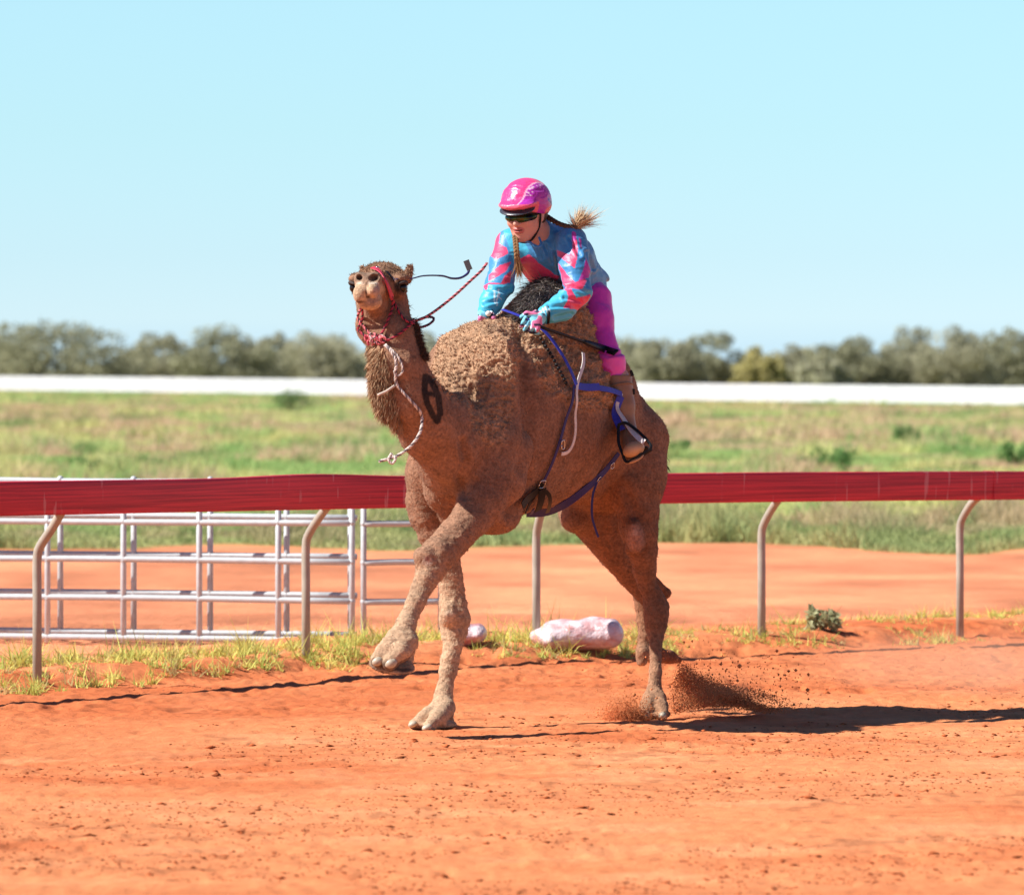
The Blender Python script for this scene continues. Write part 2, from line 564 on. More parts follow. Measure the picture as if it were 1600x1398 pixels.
spk = (sstep(vnoise(p3, (.07, .10, 1), 55), .66, .85) * sstep(vnoise(p3, (.8, .7, 1), 56), .45, .7))[:, None]; col = col * (1 - .30 * spk)
inner = (sstep(d, 0.5, 2.5) * (1 - sstep(gy - field_edge, -0.5, 0.5)))[:, None]
col = col * (1 - inner) + inner * (np.array([0.70, 0.26, 0.130]) * (0.42 + 1.15 * fbm(p3, (0.9, 1.6, 1), 45, 4)[:, None]))
fld = sstep(gy - field_edge, -0.5, 0.5)[:, None]
fc = np.array([0.36, 0.27, 0.12]) + (np.array([0.26, 0.30, 0.10]) - np.array([0.36, 0.27, 0.12])) * sstep(fbm(p3, (4, 22, 1), 47), 0.35, 0.65)[:, None]
col = col * (1 - fld) + fc * fld

def sand_mat():
    m, nt, b = new_mat("sand")
    b.inputs["Roughness"].default_value = 0.95
    b.inputs["Specular IOR Level"].default_value = 0.1
    a = nt.nodes.new("ShaderNodeAttribute"); a.attribute_name = "Col"
    tc = nt.nodes.new("ShaderNodeTexCoord")
    n1 = nt.nodes.new("ShaderNodeTexNoise"); n1.inputs["Scale"].default_value = 9; n1.inputs["Detail"].default_value = 8; n1.inputs["Roughness"].default_value = 0.65
    nt.links.new(tc.outputs["Object"], n1.inputs["Vector"])
    mp = nt.nodes.new("ShaderNodeMapRange"); mp.inputs[1].default_value = .3; mp.inputs[2].default_value = .7; mp.inputs[3].default_value = .84; mp.inputs[4].default_value = 1.14
    nt.links.new(n1.outputs[0], mp.inputs[0])
    mx = nt.nodes.new("ShaderNodeMix"); mx.data_type = 'RGBA'; mx.blend_type = 'MULTIPLY'; mx.inputs[0].default_value = 1
    nt.links.new(a.outputs["Color"], mx.inputs[6]); nt.links.new(mp.outputs[0], mx.inputs[7]); nt.links.new(mx.outputs[2], b.inputs["Base Color"])
    n2 = nt.nodes.new("ShaderNodeTexNoise"); n2.inputs["Scale"].default_value = 45; n2.inputs["Detail"].default_value = 7; n2.inputs["Roughness"].default_value = .7
    nt.links.new(tc.outputs["Object"], n2.inputs["Vector"])
    bp = nt.nodes.new("ShaderNodeBump"); bp.inputs["Distance"].default_value = 0.010; bp.inputs["Strength"].default_value = 1.0
    nt.links.new(n2.outputs[0], bp.inputs["Height"]); nt.links.new(bp.outputs[0], b.inputs["Normal"])
    return m
M_SAND = sand_mat()
ground = np_mesh("ground", np.stack([gx, gy, gz], 1), gf, M_SAND, color=col)
tag(ground, kind="structure")
# clods and pebbles lying on the track
def clods(n, xr_, yr_, size, seed):
    r = np.random.default_rng(seed)
    base = np.array([(1, 0, 0), (-1, 0, 0), (0, 1, 0), (0, -1, 0), (0, 0, 1), (0, 0, -1)], float)
    tri = np.array([(0, 2, 4), (2, 1, 4), (1, 3, 4), (3, 0, 4), (2, 0, 5), (1, 2, 5), (3, 1, 5), (0, 3, 5)])
    x = r.uniform(*xr_, n * 4); y = 14222 / (1 / (1 / 14222)) * 0 + 14222.0 / r.uniform(14222.0 / yr_[1], 14222.0 / yr_[0], n * 4)
    p = np.stack([x, y, x * 0], 1)
    keep = (fbm(p, (0.9, 0.8, 1), 51, 3) > 0.53) & (y < rail_y(x) - 0.2)
    x, y = x[keep][:n], y[keep][:n]; n = len(x)
    s = size * r.lognormal(0, 0.45, n)
    V = base[None] * s[:, None, None] * r.uniform(0.6, 1.3, (n, 6, 1)) * np.array([1.2, 1.2, 0.75])
    V = V * np.array([1.35, 1, .7]) + r.normal(size=V.shape) * s[:, None, None] * 0.15
    V += np.stack([x, y, ground_z(x, y) + s * 0.3], 1)[:, None]
    F3 = (np.arange(n) * 6)[:, None, None] + tri[None]
    c = np.array([0.52, 0.14, 0.05])[None] * r.uniform(0.45, 1.15, (n, 1))
    return V.reshape(-1, 3), F3.reshape(-1, 3), np.repeat(c, 6, 0)
V1, F1, C1 = clods(15000, (-3.4, 3.4), (17, 33), 0.0028, 3)
V2, F2, C2 = clods(420, (-3.4, 3.4), (17, 33), 0.0068, 4)
g = np_mesh("dirt_clods", np.vstack([V1, V2]), np.vstack([F1, F2 + len(V1)]), M_SAND, color=np.vstack([C1, C2]), smooth=True)
tag(g, "small dark red clods and pebbles scattered over the sandy race track", "dirt", kind="stuff")

# ------------------------------------------------------------------ running rail
M_RED = None
def red_mat():
    m, nt, b = new_mat("red_plastic")
    b.inputs["Roughness"].default_value = 0.6
    tc = nt.nodes.new("ShaderNodeTexCoord")
    mapn = nt.nodes.new("ShaderNodeMapping"); mapn.inputs["Scale"].default_value = (1.2, 1.2, 90)
    nt.links.new(tc.outputs["Object"], mapn.inputs["Vector"])
    nz = nt.nodes.new("ShaderNodeTexNoise"); nz.inputs["Scale"].default_value = 1.0; nz.inputs["Detail"].default_value = 4
    nt.links.new(mapn.outputs[0], nz.inputs["Vector"])
    cr = nt.nodes.new("ShaderNodeValToRGB")
    cr.color_ramp.elements[0].position = 0.36; cr.color_ramp.elements[0].color = (0.33, 0.010, 0.030, 1)
    cr.color_ramp.elements[1].position = 0.62; cr.color_ramp.elements[1].color = (0.66, 0.030, 0.055, 1)
    nt.links.new(nz.outputs[0], cr.inputs[0])
    # thin pale scratches and drips
    m2 = nt.nodes.new("ShaderNodeMapping"); m2.inputs["Scale"].default_value = (22, 22, 2.5)
    nt.links.new(tc.outputs["Object"], m2.inputs["Vector"])
    n2 = nt.nodes.new("ShaderNodeTexNoise"); n2.inputs["Scale"].default_value = 1.0; n2.inputs["Detail"].default_value = 2
    nt.links.new(m2.outputs[0], n2.inputs["Vector"])
    mr = nt.nodes.new("ShaderNodeMapRange"); mr.inputs[1].default_value = 0.66; mr.inputs[2].default_value = 0.70; mr.inputs[3].default_value = 0; mr.inputs[4].default_value = 0.5
    nt.links.new(n2.outputs[0], mr.inputs[0])
    mx = nt.nodes.new("ShaderNodeMix"); mx.data_type = 'RGBA'
    nt.links.new(mr.outputs[0], mx.inputs[0]); nt.links.new(cr.outputs[0], mx.inputs[6]); mx.inputs[7].default_value = (0.62, 0.28, 0.30, 1)
    nt.links.new(mx.outputs[2], b.inputs["Base Color"])
    return m
M_RED = red_mat()
M_POST = mat_plain("post_metal", (0.36, 0.33, 0.27), 0.5, 0.0, noise=0.15, nscale=14)
M_GALV = mat_plain("galvanised_steel", (0.47, 0.51, 0.53), 0.5, 0.1, noise=0.12, nscale=25)
M_WHITE = mat_plain("white_paint", (0.60, 0.61, 0.65), 0.6, noise=.12, nscale=1.2)

rail_root = empty("running_rail", (POST_X[3], _py[3], 0.08))
tag(rail_root, "long red plastic race rail on curved tan posts behind the camel", "rail")
bot = [(-790, 829, 25.45), (-345, 814, 27.17), (97, 804, 28.72), (513, 795.5, 30.87), (850, 789.5, 31.87), (1218, 784, 32.97), (1530, 781, 34.2), (1830, 779, 35.55), (2120, 777, 36.95)]
bp_ = smooth_path([P(*b) for b in bot], 260)
def rail_profile(h):
    r = 0.014; pts = []
    w = 0.085
    for cxs, czs, a0 in ((w / 2 - r, h - r, 0), (-w / 2 + r, h - r, 90), (-w / 2 + r, r * .5, 180), (w / 2 - r, r * .5, 270)):
        rr = r if a0 < 180 else r * .5
        for a in (0, 30, 60, 90):
            t = math.radians(a0 + a)
            pts.append((cxs + (r if a0 < 180 else rr) * math.cos(t), czs + rr * math.sin(t)))
    # shallow groove lines on the face
    return pts
def build_rail(seg, name, parent):
    V, Fc = [], []
    t = np.gradient(seg, axis=0); t /= np.linalg.norm(t, axis=1)[:, None]
    K = None
    for i, p in enumerate(seg):
        side = unit(np.cross(t[i], (0, 0, 1)))
        px = to_px(p)[0]
        h = 0.172 + 0.020 * math.exp(-((px - 490) / 110) ** 2)
        pr = rail_profile(h); K = len(pr)
        for (u, z) in pr:
            V.append(p + side * u + np.array([0, 0, z]))
    for i in range(len(seg) - 1):
        for k in range(K):
            k2 = (k + 1) % K
            Fc.append((i * K + k, i * K + k2, (i + 1) * K + k2, (i + 1) * K + k))
    Fc.append(tuple(range(K))); Fc.append(tuple((len(seg) - 1) * K + k for k in range(K))[::-1])
    return MB().add(np.array(V), [f for f in Fc if len(f) == 4]).build(name, M_RED, parent)
build_rail(bp_, "rail_board", rail_root)
# joint sleeves
for jp in (1548,):
    i = int(np.argmin(np.abs(to_px(bp_)[:, 0] - jp)))
    sl = bp_[i - 1:i + 2].copy()
    c = sl[1]; dr = unit(sl[2] - sl[0]); side = unit(np.cross(dr, (0, 0, 1)))
    mb = MB(); mb.box(c + np.array([0, 0, 0.087]), (0.010, 0.088, 0.176), R=[dr, side, (0, 0, 1)])
    mb.build("joint_band", M_RED, rail_root, smooth=False, bevel=0.002)
for i, (px, Y) in enumerate(POSTS):
    x, y = POST_X[i], Y
    z0 = float(ground_base(np.array([x]), np.array([y]))[0]) - 0.1
    top = P(*bot[i])
    pts = [(x, y, z0), (x, y, 0.45), (x, y, 0.66), (x + (top[0] - x) * .14, y + (top[1] - y) * .14, 0.73), (x + (top[0] - x) * .6, y + (top[1] - y) * .6, 0.82), (top[0], top[1], top[2] + 0.02)]
    pth = np.vstack([[pts[0]], smooth_path(pts[1:], 18)])
    mb = MB().tube(pth, 0.0235, 12)
    mb.build("post", M_POST, rail_root)

# ------------------------------------------------------------------ galvanised livestock panels
def panel(name, x0, Y0, x1, Y1, zoff, verts_px, label, group="metal livestock panels"):
    a = np.array([(x0 - CX) * Y0 / F_PX, Y0, 0]); b = np.array([(x1 - CX) * Y1 / F_PX, Y1, 0])
    z0 = float(ground_base(np.array([(a + b)[0] / 2]), np.array([(a + b)[1] / 2]))[0])
    root = empty(name, (a + b) / 2 + np.array([0, 0, z0])); tag(root, label, "panel", group)
    zs = [0.045, 0.273, 0.501, 0.729, 0.945]
    up = np.array([0, 0, 1.0])
    for z in zs:
        sag = 0.006 * rng.normal()
        pts = [a + up * (z + zoff), (a + b) / 2 + up * (z + zoff + sag), b + up * (z + zoff)]
        MB().tube(smooth_path(pts, 10), 0.0195, 10).build("rail", M_GALV, root)
    for vp in verts_px:
        t = (vp - x0) / (x1 - x0)
        c = a + (b - a) * t
        mb = MB().tube([c + up * (zs[0] + zoff - 0.03), c + up * (zs[-1] + zoff)], 0.0175, 10)
        for z in zs:
            mb.ball(c + up * (z + zoff), (0.021, 0.021, 0.024), seg=8, ring=6)
        mb.build("upright", M_GALV, root)
    return root
panel("livestock_panel", -190, 33.95, 552, 33.2, 0.0, [-188, -40, 78, 197, 315, 437, 550], "front grey metal livestock panel behind the left part of the red rail")
panel("livestock_panel", -150, 34.15, 557, 33.38, 0.026, [-148, -22, 98, 213, 332, 450, 548], "second grey metal livestock panel, standing close behind the front one")
panel("livestock_panel", 568, 33.2, 690, 33.3, -0.004, [568, 689], "short end of a grey metal panel running behind the camel's front legs")

# ------------------------------------------------------------------ plastic bags by the rail
def bag_mat():
    m, nt, b = new_mat("bag_plastic")
    b.inputs["Roughness"].default_value = 0.35
    tc = nt.nodes.new("ShaderNodeTexCoord")
    mp = nt.nodes.new("ShaderNodeMapping"); mp.inputs["Scale"].default_value = (9, 9, 22)
    nt.links.new(tc.outputs["Object"], mp.inputs["Vector"])
    nz = nt.nodes.new("ShaderNodeTexNoise"); nz.inputs["Scale"].default_value = 1; nz.inputs["Detail"].default_value = 5
    nt.links.new(mp.outputs[0], nz.inputs["Vector"])
    cr = nt.nodes.new("ShaderNodeValToRGB")
    cr.color_ramp.elements[0].position = .35; cr.color_ramp.elements[0].color = (.50, .22, .22, 1)
    cr.color_ramp.elements[1].position = .6; cr.color_ramp.elements[1].color = (.72, .60, .62, 1)
    nt.links.new(nz.outputs[0], cr.inputs[0]); nt.links.new(cr.outputs[0], b.inputs["Base Color"])
    n2 = nt.nodes.new("ShaderNodeTexNoise"); n2.inputs["Scale"].default_value = 35
    nt.links.new(tc.outputs["Object"], n2.inputs["Vector"])
    bp = nt.nodes.new("ShaderNodeBump"); bp.inputs["Distance"].default_value = .01
    nt.links.new(n2.outputs[0], bp.inputs["Height"]); nt.links.new(bp.outputs[0], b.inputs["Normal"])
    return m
M_BAG = bag_mat()
def bag(px0, px1, Y, h, label):
    x0 = (px0 - CX) * Y / F_PX; x1 = (px1 - CX) * Y / F_PX
    z = float(ground_z([(x0 + x1) / 2], [Y])[0])
    f = Field((x0 - .08, Y - .25, z - .08), (x1 + .08, Y + .25, z + h + .08), 0.009)
    f.seg((x0 + .09, Y, z + h * .46), (x1 - .08, Y, z + h * .54), (0.12, h * .50), (0.12, h * .50), 0.02, side=(0, 1, 0))
    f.seg((x1 - .09, Y, z + h * .55), (x1 - .01, Y, z + h * .55), (0.1, h * .42), (0.13, h * .46), 0.03, side=(0, 1, 0))
    f.seg((x0 + .05, Y, z + h * .35), (x0 + .01, Y - .02, z + h * .4), (0.1, h * .33), (0.13, h * .25), 0.03, side=(0, 1, 0))
    V, Q = f.mesh(1)
    N = normals(V, Q)
    V = V + N * (((fbm(V, 0.09, 3, 2) - .5) * 0.028))[:, None]
    V[:, 2] = np.maximum(V[:, 2], z - 0.01)
    o = np_mesh("plastic_bag", V, Q, M_BAG)
    tag(o, label, "bag")
bag(843, 956, 31.95, 0.175, "long pink and white filled plastic bag lying beside a rail post")
bag(705, 748, 31.8, 0.12, "smaller whitish bag lying on the grass behind the camel's front foot")

# ------------------------------------------------------------------ plants
def leaf_mat(name, transl=0.25):
    m, nt, b = new_mat(name)
    b.inputs["Roughness"].default_value = 0.75; b.inputs["Specular IOR Level"].default_value = 0.2
    a = nt.nodes.new("ShaderNodeAttribute"); a.attribute_name = "Col"
    nt.links.new(a.outputs["Color"], b.inputs["Base Color"])
    tr = nt.nodes.new("ShaderNodeBsdfTranslucent"); nt.links.new(a.outputs["Color"], tr.inputs["Color"])
    mx = nt.nodes.new("ShaderNodeMixShader"); mx.inputs[0].default_value = transl
    out = nt.nodes["Material Output"]
    nt.links.new(b.outputs[0], mx.inputs[1]); nt.links.new(tr.outputs[0], mx.inputs[2]); nt.links.new(mx.outputs[0], out.inputs[0])
    return m
M_LEAF = leaf_mat("leaves", 0.35)
M_BARK = mat_plain("bark", (0.16, 0.12, 0.09), 0.9, noise=0.3, nscale=6)

# verge grass: sprigs along the rail
def verge(n, blades, seed):
    r = np.random.default_rng(seed)
    x = r.uniform(-3.6, 4.2, n * 3)
    d = r.uniform(-0.5, 1.3, n * 3)
    y = rail_y(x) + d
    p = np.stack([x, y, x * 0], 1)
    dens = vnoise(p, (0.35, 0.5, 1), 61) * 0.6 + vnoise(p, (0.1, 0.15, 1), 62) * 0.4 + 0.15 * (x < 0.4) + 0.12 * (x > 0.8)
    dens = dens + .05 * sstep(-x, .8, 2.2); k = dens > 0.59
    x, y, dn = x[k][:n], y[k][:n], dens[k][:n]; n = len(x)
    hgt = 0.03 + 0.085 * np.clip((dn - 0.56) * 3.6, 0, 1) * r.uniform(0.5, 1.2, n)
    hgt *= np.where(x > 0.9, 0.65, 1.0)
    z = ground_z(x, y) - 0.01
    ro = np.repeat(np.stack([x, y, z], 1), blades, 0) + np.c_[r.normal(size=(n * blades, 2)) * 0.014, np.zeros(n * blades)]
    dr = np.c_[r.normal(size=(n * blades, 2)) * 0.38, np.ones(n * blades)]; dr /= np.linalg.norm(dr, axis=1)[:, None]
    L = np.repeat(hgt, blades) * r.uniform(0.5, 1.1, n * blades)
    V, T, m = strands(ro, dr, L, 0.009, r, 0.2, 2, 0.6)
    c = np.array([0.76, 0.70, 0.20]) + (np.array([0.50, 0.58, 0.15]) - np.array([0.76, 0.70, 0.20])) * r.uniform(0, 1, (n, 1))
    dry = r.uniform(size=n) < 0.22; c[dry] = np.array([0.55, 0.45, 0.20])
    c = np.repeat(c, blades, 0) * r.uniform(0.7, 1.25, (n * blades, 1))
    return V, T, np.repeat(c, m, 0)
V, T, C = verge(1300, 15, 71)
tag(np_mesh("verge_grass", V, T, M_LEAF, color=C, smooth=False), "yellow green tufts of grass and weeds growing along the foot of the red rail", "grass", kind="stuff")

# paddock vegetation, seen blurred beyond the inner track
def field(n, blades, seed):
    r = np.random.default_rng(seed)
    py = 584 + 28 * (r.uniform(0.0, 1, n)) ** 0 * 1.0 + r.uniform(-4, 262, n)
    Y = 14222.0 / (py - 584)
    x = np.where(r.uniform(size=n) < .72, r.uniform(-1.3, 1.3, n), r.uniform(-3.4, 3.4, n)) * 0.09 * Y
    edge = 52.5 + 8.0 * (fbm(np.stack([x, Y, x * 0], 1), (1.6, 5, 1), 31, 3) - 0.5) + 0.10 * x
    k = (Y > edge) & (Y < 520)
    x, Y = x[k], Y[k]; n = len(x)
    p = np.stack([x, Y, x * 0], 1)
    lod = np.clip(Y / 70, 1, 5)
    tall = sstep(fbm(p, np.array([1.5, 7, 1.]), 81, 2), 0.48, 0.72) ** 1.3
    bare = (fbm(p, np.array([0.9, 4.0, 1.]), 85, 2) < 0.42) & (Y < 75) & (r.uniform(size=n) < .8)
    hgt = (0.07 + 0.34 * tall * r.uniform(0.4, 1.2, n)) * np.where(bare, .3, 1.0)
    z = ground_base(x, Y)
    ro = np.repeat(np.stack([x, Y, z], 1), blades, 0) + np.c_[r.normal(size=(n * blades, 2)) * 0.05 * np.repeat(lod, blades)[:, None], np.zeros(n * blades)]
    dr = np.c_[r.normal(size=(n * blades, 2)) * 0.45, np.ones(n * blades)]; dr /= np.linalg.norm(dr, axis=1)[:, None]
    V, T, m = strands(ro, dr, np.repeat(hgt, blades) * r.uniform(0.6, 1.2, n * blades), 0.016 * np.repeat(lod, blades), r, 0.1, 2, 0.2)
    # plant colours: patches of green weeds, yellowing grass and pinkish dry grass
    pp = np.stack([x / (Y * 0.09) * 8, np.log(Y) * 16, x * 0], 1)
    g1 = fbm(pp, (1.0, 1.0, 1), 91, 3); g2 = fbm(pp, (1.9, 0.8, 1), 93, 3)
    pyy = 14222.0 / Y + 584
    green = np.array([0.37, 0.54, 0.19]); yel = np.array([0.68, 0.68, 0.28]); pink = np.array([0.70, 0.50, 0.33]); olive = np.array([0.36, 0.36, 0.17])
    wp = np.clip(np.exp(-((pyy - 668) / 24) ** 2) * 1.0 - 0.1, 0, 1)
    wg = np.clip(np.exp(-((pyy - 728) / 22) ** 2) + 0.9 * np.exp(-((pyy - 622) / 12) ** 2), 0, 1)
    w2 = sstep(g1 + 0.10 * wg - 0.08 * wp, 0.47, 0.60)[:, None]; w3 = sstep(g2 + 0.12 * wp - 0.10 * wg, 0.5, 0.60)[:, None]
    c = yel * (1 - w2) + green * w2
    c = c * (1 - w3) + pink * w3
    wo = (sstep(pyy, 790, 850) * 0.7)[:, None]; c = c * (1 - wo) + olive * wo
    dk = (sstep(fbm(pp, (.55, .9, 1), 97, 2), .62, .75) * .75)[:, None]; c = c * (1 - dk) + np.array([.15, .27, .09]) * dk
    c = np.repeat(c, blades, 0) * r.uniform(0.75, 1.2, (n * blades, 1))
    return V, T, np.repeat(c, m, 0)
V, T, C = field(76000, 6, 83)
tag(np_mesh("paddock_grass", V, T, M_LEAF, color=C, smooth=False), "blurred green and straw coloured paddock grass between the sand and the white fence", "grass", kind="stuff")

def leaf_cloud(centers, radii, n, size, r, tall=1.0):
    """leaf quads spread through the shells of several clumps"""
    w = np.prod(radii, axis=1) ** (2 / 3); k = r.choice(len(centers), n, p=w / w.sum())
    dv = r.normal(size=(n, 3)); dv /= np.linalg.norm(dv, axis=1)[:, None]
    rad = r.uniform(0.35, 1.05, n) ** 0.5
    c = centers[k] + dv * rad[:, None] * radii[k]
    a = r.normal(size=(n, 3)); a /= np.linalg.norm(a, axis=1)[:, None]
    b = np.cross(a, r.normal(size=(n, 3))); b /= np.linalg.norm(b, axis=1)[:, None]
    s = size * r.uniform(0.6, 1.4, (n, 1))
    V = np.stack([c - a * s * tall, c + b * s * .45, c + a * s * tall, c - b * s * .45], 1).reshape(-1, 3)
    Q = (np.arange(n) * 4)[:, None] + np.arange(4)
    return V, Q, k

def shrub(px, base_py, w_px, h_px, colr, label, seed, name="shrub", Y=None, cat="shrub", n=900, group=None):
    r = np.random.default_rng(seed)
    Y = Y or 14222.0 / (base_py - 584)
    x = (px - CX) * Y / F_PX; z = float(ground_base(np.array([x]), np.array([Y]))[0])
    w = w_px * Y / F_PX; h = h_px * Y / F_PX
    m = 9
    cs = np.c_[r.uniform(-.36, .36, m) * w, r.uniform(-.3, .3, m) * w, r.uniform(.25, .75, m) * h] + np.array([x, Y, z])
    rs = np.c_[r.uniform(.12, .22, m) * w, r.uniform(.12, .22, m) * w, r.uniform(.2, .32, m) * h]
    V, Q, k = leaf_cloud(cs, rs, n, max(0.022, 0.055 * h), r, 1.3)
    root = empty(name, (x, Y, z)); tag(root, label, cat, group)
    c = np.array(colr) * r.uniform(0.7, 1.3, (n, 1))
    np_mesh("foliage", V, Q, M_LEAF, root, smooth=False, color=np.repeat(c, 4, 0))
    mb = MB()
    for q in range(5):
        t = cs[q]
        mb.tube(smooth_path([(x + .02 * (q - 2) * w, Y, z - .02), ((x + t[0]) / 2, (Y + t[1]) / 2, z + h * .25), t], 6), np.linspace(0.03 * h, 0.01 * h, 6), 6)
    mb.build("stem", M_BARK, root)
shrub(1288, 1000, 58, 36, (0.42, 0.43, 0.24), "small grey green bush at the rail foot between the two right posts", 5, Y=33.6, n=420)
shrub(455, 630, 96, 36, (0.15, 0.24, 0.09), "dark green bush overlapping the foot of the white fence", 6, Y=240)
shrub(1292, 737, 105, 46, (0.13, 0.27, 0.08), "wide green shrub just above the red rail, right of the camel", 7)
shrub(1582, 728, 58, 42, (0.13, 0.27, 0.08), "rounded green shrub above the rail near the photo's right edge", 8)
shrub(1062, 712, 40, 26, (0.15, 0.28, 0.09), "small green shrub close behind the camel's rump", 9)
shrub(140, 742, 74, 30, (0.16, 0.30, 0.09), "low green shrub above the red rail over the livestock panels", 10)
shrub(232, 738, 48, 26, (0.14, 0.27, 0.08), "tight green shrub just right of the low one above the rail", 12)
shrub(1418, 690, 44, 28, (0.14, 0.26, 0.09), "mid distance green shrub between the white fence and right rail", 11)

# ------------------------------------------------------------------ far white fence
ff = empty("white_fence", (0, 372, 0)); tag(ff, "long low white rail fence in front of the far trees", "fence")
def far_pt(px, py, Y): return P(px, py, Y)
fp = [(-1900, 586, 520), (-900, 601, 470), (-260, 609, 440), (0, 612, 425), (400, 617.5, 400), (800, 624, 377), (1200, 630, 354), (1600, 636, 330), (1900, 641, 312), (2600, 652, 285), (3300, 664, 262)]
fb = smooth_path([far_pt(*q) for q in fp], 60)
for (za, zb) in ((0.86, 1.17), (0.50, 0.82), (0.16, 0.46)):
    V, Fc = [], []
    for i, p in enumerate(fb):
        for (dy, z) in ((-.03, za), (-.03, zb), (.03, zb), (.03, za)):
            V.append(p + np.array([0, dy, z]))
    for i in range(len(fb) - 1):
        for k in range(4):
            k2 = (k + 1) % 4
            Fc.append((i * 4 + k, (i + 1) * 4 + k, (i + 1) * 4 + k2, i * 4 + k2))
    MB().add(V, Fc).build("board", M_WHITE, ff, smooth=False)
mb = MB()
for p in smooth_path(fb, 90):
    MBp = MB(); MBp.box(p + np.array([0, .1, 0.52]), (0.12, 0.12, 1.24)); MBp.build("post", M_WHITE, ff, smooth=False)

# ------------------------------------------------------------------ trees beyond the fence
tree_specs = [  # column, top row, width px, distance, colour mix, label
 (-20, 500, 150, 560, 0, "grey green tree cut by the photo's left edge"),
 (110, 494, 185, 520, 0, "broad dense rounded tree, second from the left, taller than its neighbours"),
 (215, 540, 60, 640, 1, "low scrubby tree in the dip right of the broad rounded tree"),
 (262, 520, 110, 600, 1, "paler loose tree between the dip and a rounded tree"),
 (358, 510, 135, 550, 0, "rounded olive tree midway between left edge and camel"),
 (425, 522, 80, 610, 1, "narrow pale tree right of the rounded olive tree"),
 (500, 512, 120, 580, 2, "pale grey tree just left of the camel's head"),
 (575, 526, 90, 620, 1, "hazy tree directly behind the camel's muzzle and throat"),
 (672, 524, 90, 600, 2, "tree seen between the camel's neck and shoulder"),
 (780, 520, 120, 600, 1, "tree hidden mostly behind the camel's hump"),
 (985, 526, 80, 600, 2, "grey tree touching the rider's boot in the photo"),
 (1040, 522, 90, 560, 1, "grey tree with bare lower limbs right of the rider"),
 (1108, 517, 105, 600, 0, "tall grey tree left of the yellowish bush"),
 (1188, 545, 66, 500, 3, "yellowish green tree, the only yellow one in the line"),
 (1246, 540, 90, 600, 2, "low grey tree right of the yellowish one"),
 (1335, 521, 125, 540, 0, "dark olive rounded tree right of centre of the right half"),
 (1290, 556, 70, 490, 2, "pale low bushy tree in front of the dark olive one"),
 (1420, 512, 100, 580, 1, "olive tree with uneven top, third from the right edge"),
 (1490, 504, 125, 540, 1, "tallest brownish tree near the right edge"),
 (1572, 508, 120, 560, 0, "dense grey green tree second from the right edge"),
 (1650, 503, 120, 560, 1, "tree cut by the photo's right edge"),
]
tcol = [np.array([0.34, 0.34, 0.22]), np.array([0.41, 0.40, 0.27]), np.array([0.46, 0.45, 0.31]), np.array([0.50, 0.45, 0.20])]
for i, (px, top, wpx, Y, kind, lab) in enumerate(tree_specs):
    r = np.random.default_rng(200 + i)
    x = (px - CX) * Y / F_PX; z = -0.0083 * float(np.clip(x, -90, 90))
    H = (EYE - (top - HY) * Y / F_PX - z) * 1.13; W = wpx * Y / F_PX * 1.42
    root = empty("scrub_tree", (x, Y, z)); tag(root, lab, "tree", "trees beyond the white fence")
    m = 80
    ang = r.uniform(0, 2 * math.pi, m); rr = np.sqrt(r.uniform(0, 1, m)) * 0.43
    hx = np.cos(ang) * rr; hy_ = np.sin(ang) * rr
    zz = r.uniform(0.0, 0.86, m) * (1 - 0.9 * (rr / 0.42) ** 2 * 0.55)
    cs = np.c_[hx * W, hy_ * W, zz * H] + np.array([x, Y, z])
    rs = np.c_[r.uniform(.075, .15, m) * W, r.uniform(.075, .15, m) * W, r.uniform(.08, .16, m) * H]
    n = 11000
    V, Q, k = leaf_cloud(cs, rs, n, 0.19, r, 1.2)
    cm = r.uniform(0.86, 1.14, m)[k][:, None]
    c = tcol[kind] * cm * r.uniform(0.75, 1.25, (n, 1))
    np_mesh("crown", V, Q, M_LEAF, root, smooth=False, color=np.repeat(c, 4, 0))
    mb = MB()
    for q in range(6):
        t = cs[r.integers(m)]
        s0 = np.array([x + r.normal() * .12, Y + r.normal() * .12, z - .1])
        mb.tube(smooth_path([s0, (s0 + t) / 2 + np.array([r.normal() * .25, 0, .1]), t], 7), np.linspace(0.13, 0.04, 7), 7)
    mb.build("trunk", M_BARK, root)

# woods that carry the tree line on past both edges of the photograph
for sgn, seed in ((-1, 601), (1, 602)):
    r = np.random.default_rng(seed)
    m = 420
    u = r.uniform(0, 1, m); Yc = r.uniform(520, 640, m) - u * 40
    pxs = (-120 - 2300 * u) if sgn < 0 else (1740 + 2300 * u)
    xc = (pxs - CX) * Yc / F_PX; zc = -0.0083 * np.clip(xc, -90, 90)
    hh = 4.2 + 2.0 * vnoise(np.stack([xc, xc * 0, xc * 0], 1), 9.0, 5)
    cs = np.c_[xc, Yc, zc + r.uniform(.05, .85, m) * hh]
    rs = np.c_[r.uniform(.9, 1.6, m), r.uniform(.9, 1.6, m), r.uniform(.5, .95, m)]
    V, Q, k = leaf_cloud(cs, rs, 46000, 0.22, r, 1.2)
    c = np.array([0.36, 0.345, 0.25]) * r.uniform(.8, 1.2, m)[k][:, None] * r.uniform(.8, 1.2, (46000, 1))
    tag(np_mesh("woods", V, Q, M_LEAF, smooth=False, color=np.repeat(c, 4, 0)), "far scrub woods carrying the tree line on beyond the picture's edge", "woods", kind="stuff")
# ------------------------------------------------------------------ the camel
HEAD = unit([-0.54, -0.84, 0]); LEFT = unit([0.84, -0.54, 0]); UP = np.array([0, 0, 1.0])
VOX = 0.0066
cf = Field((-0.80, 24.62, -0.01), (0.86, 27.55, 2.12), VOX)
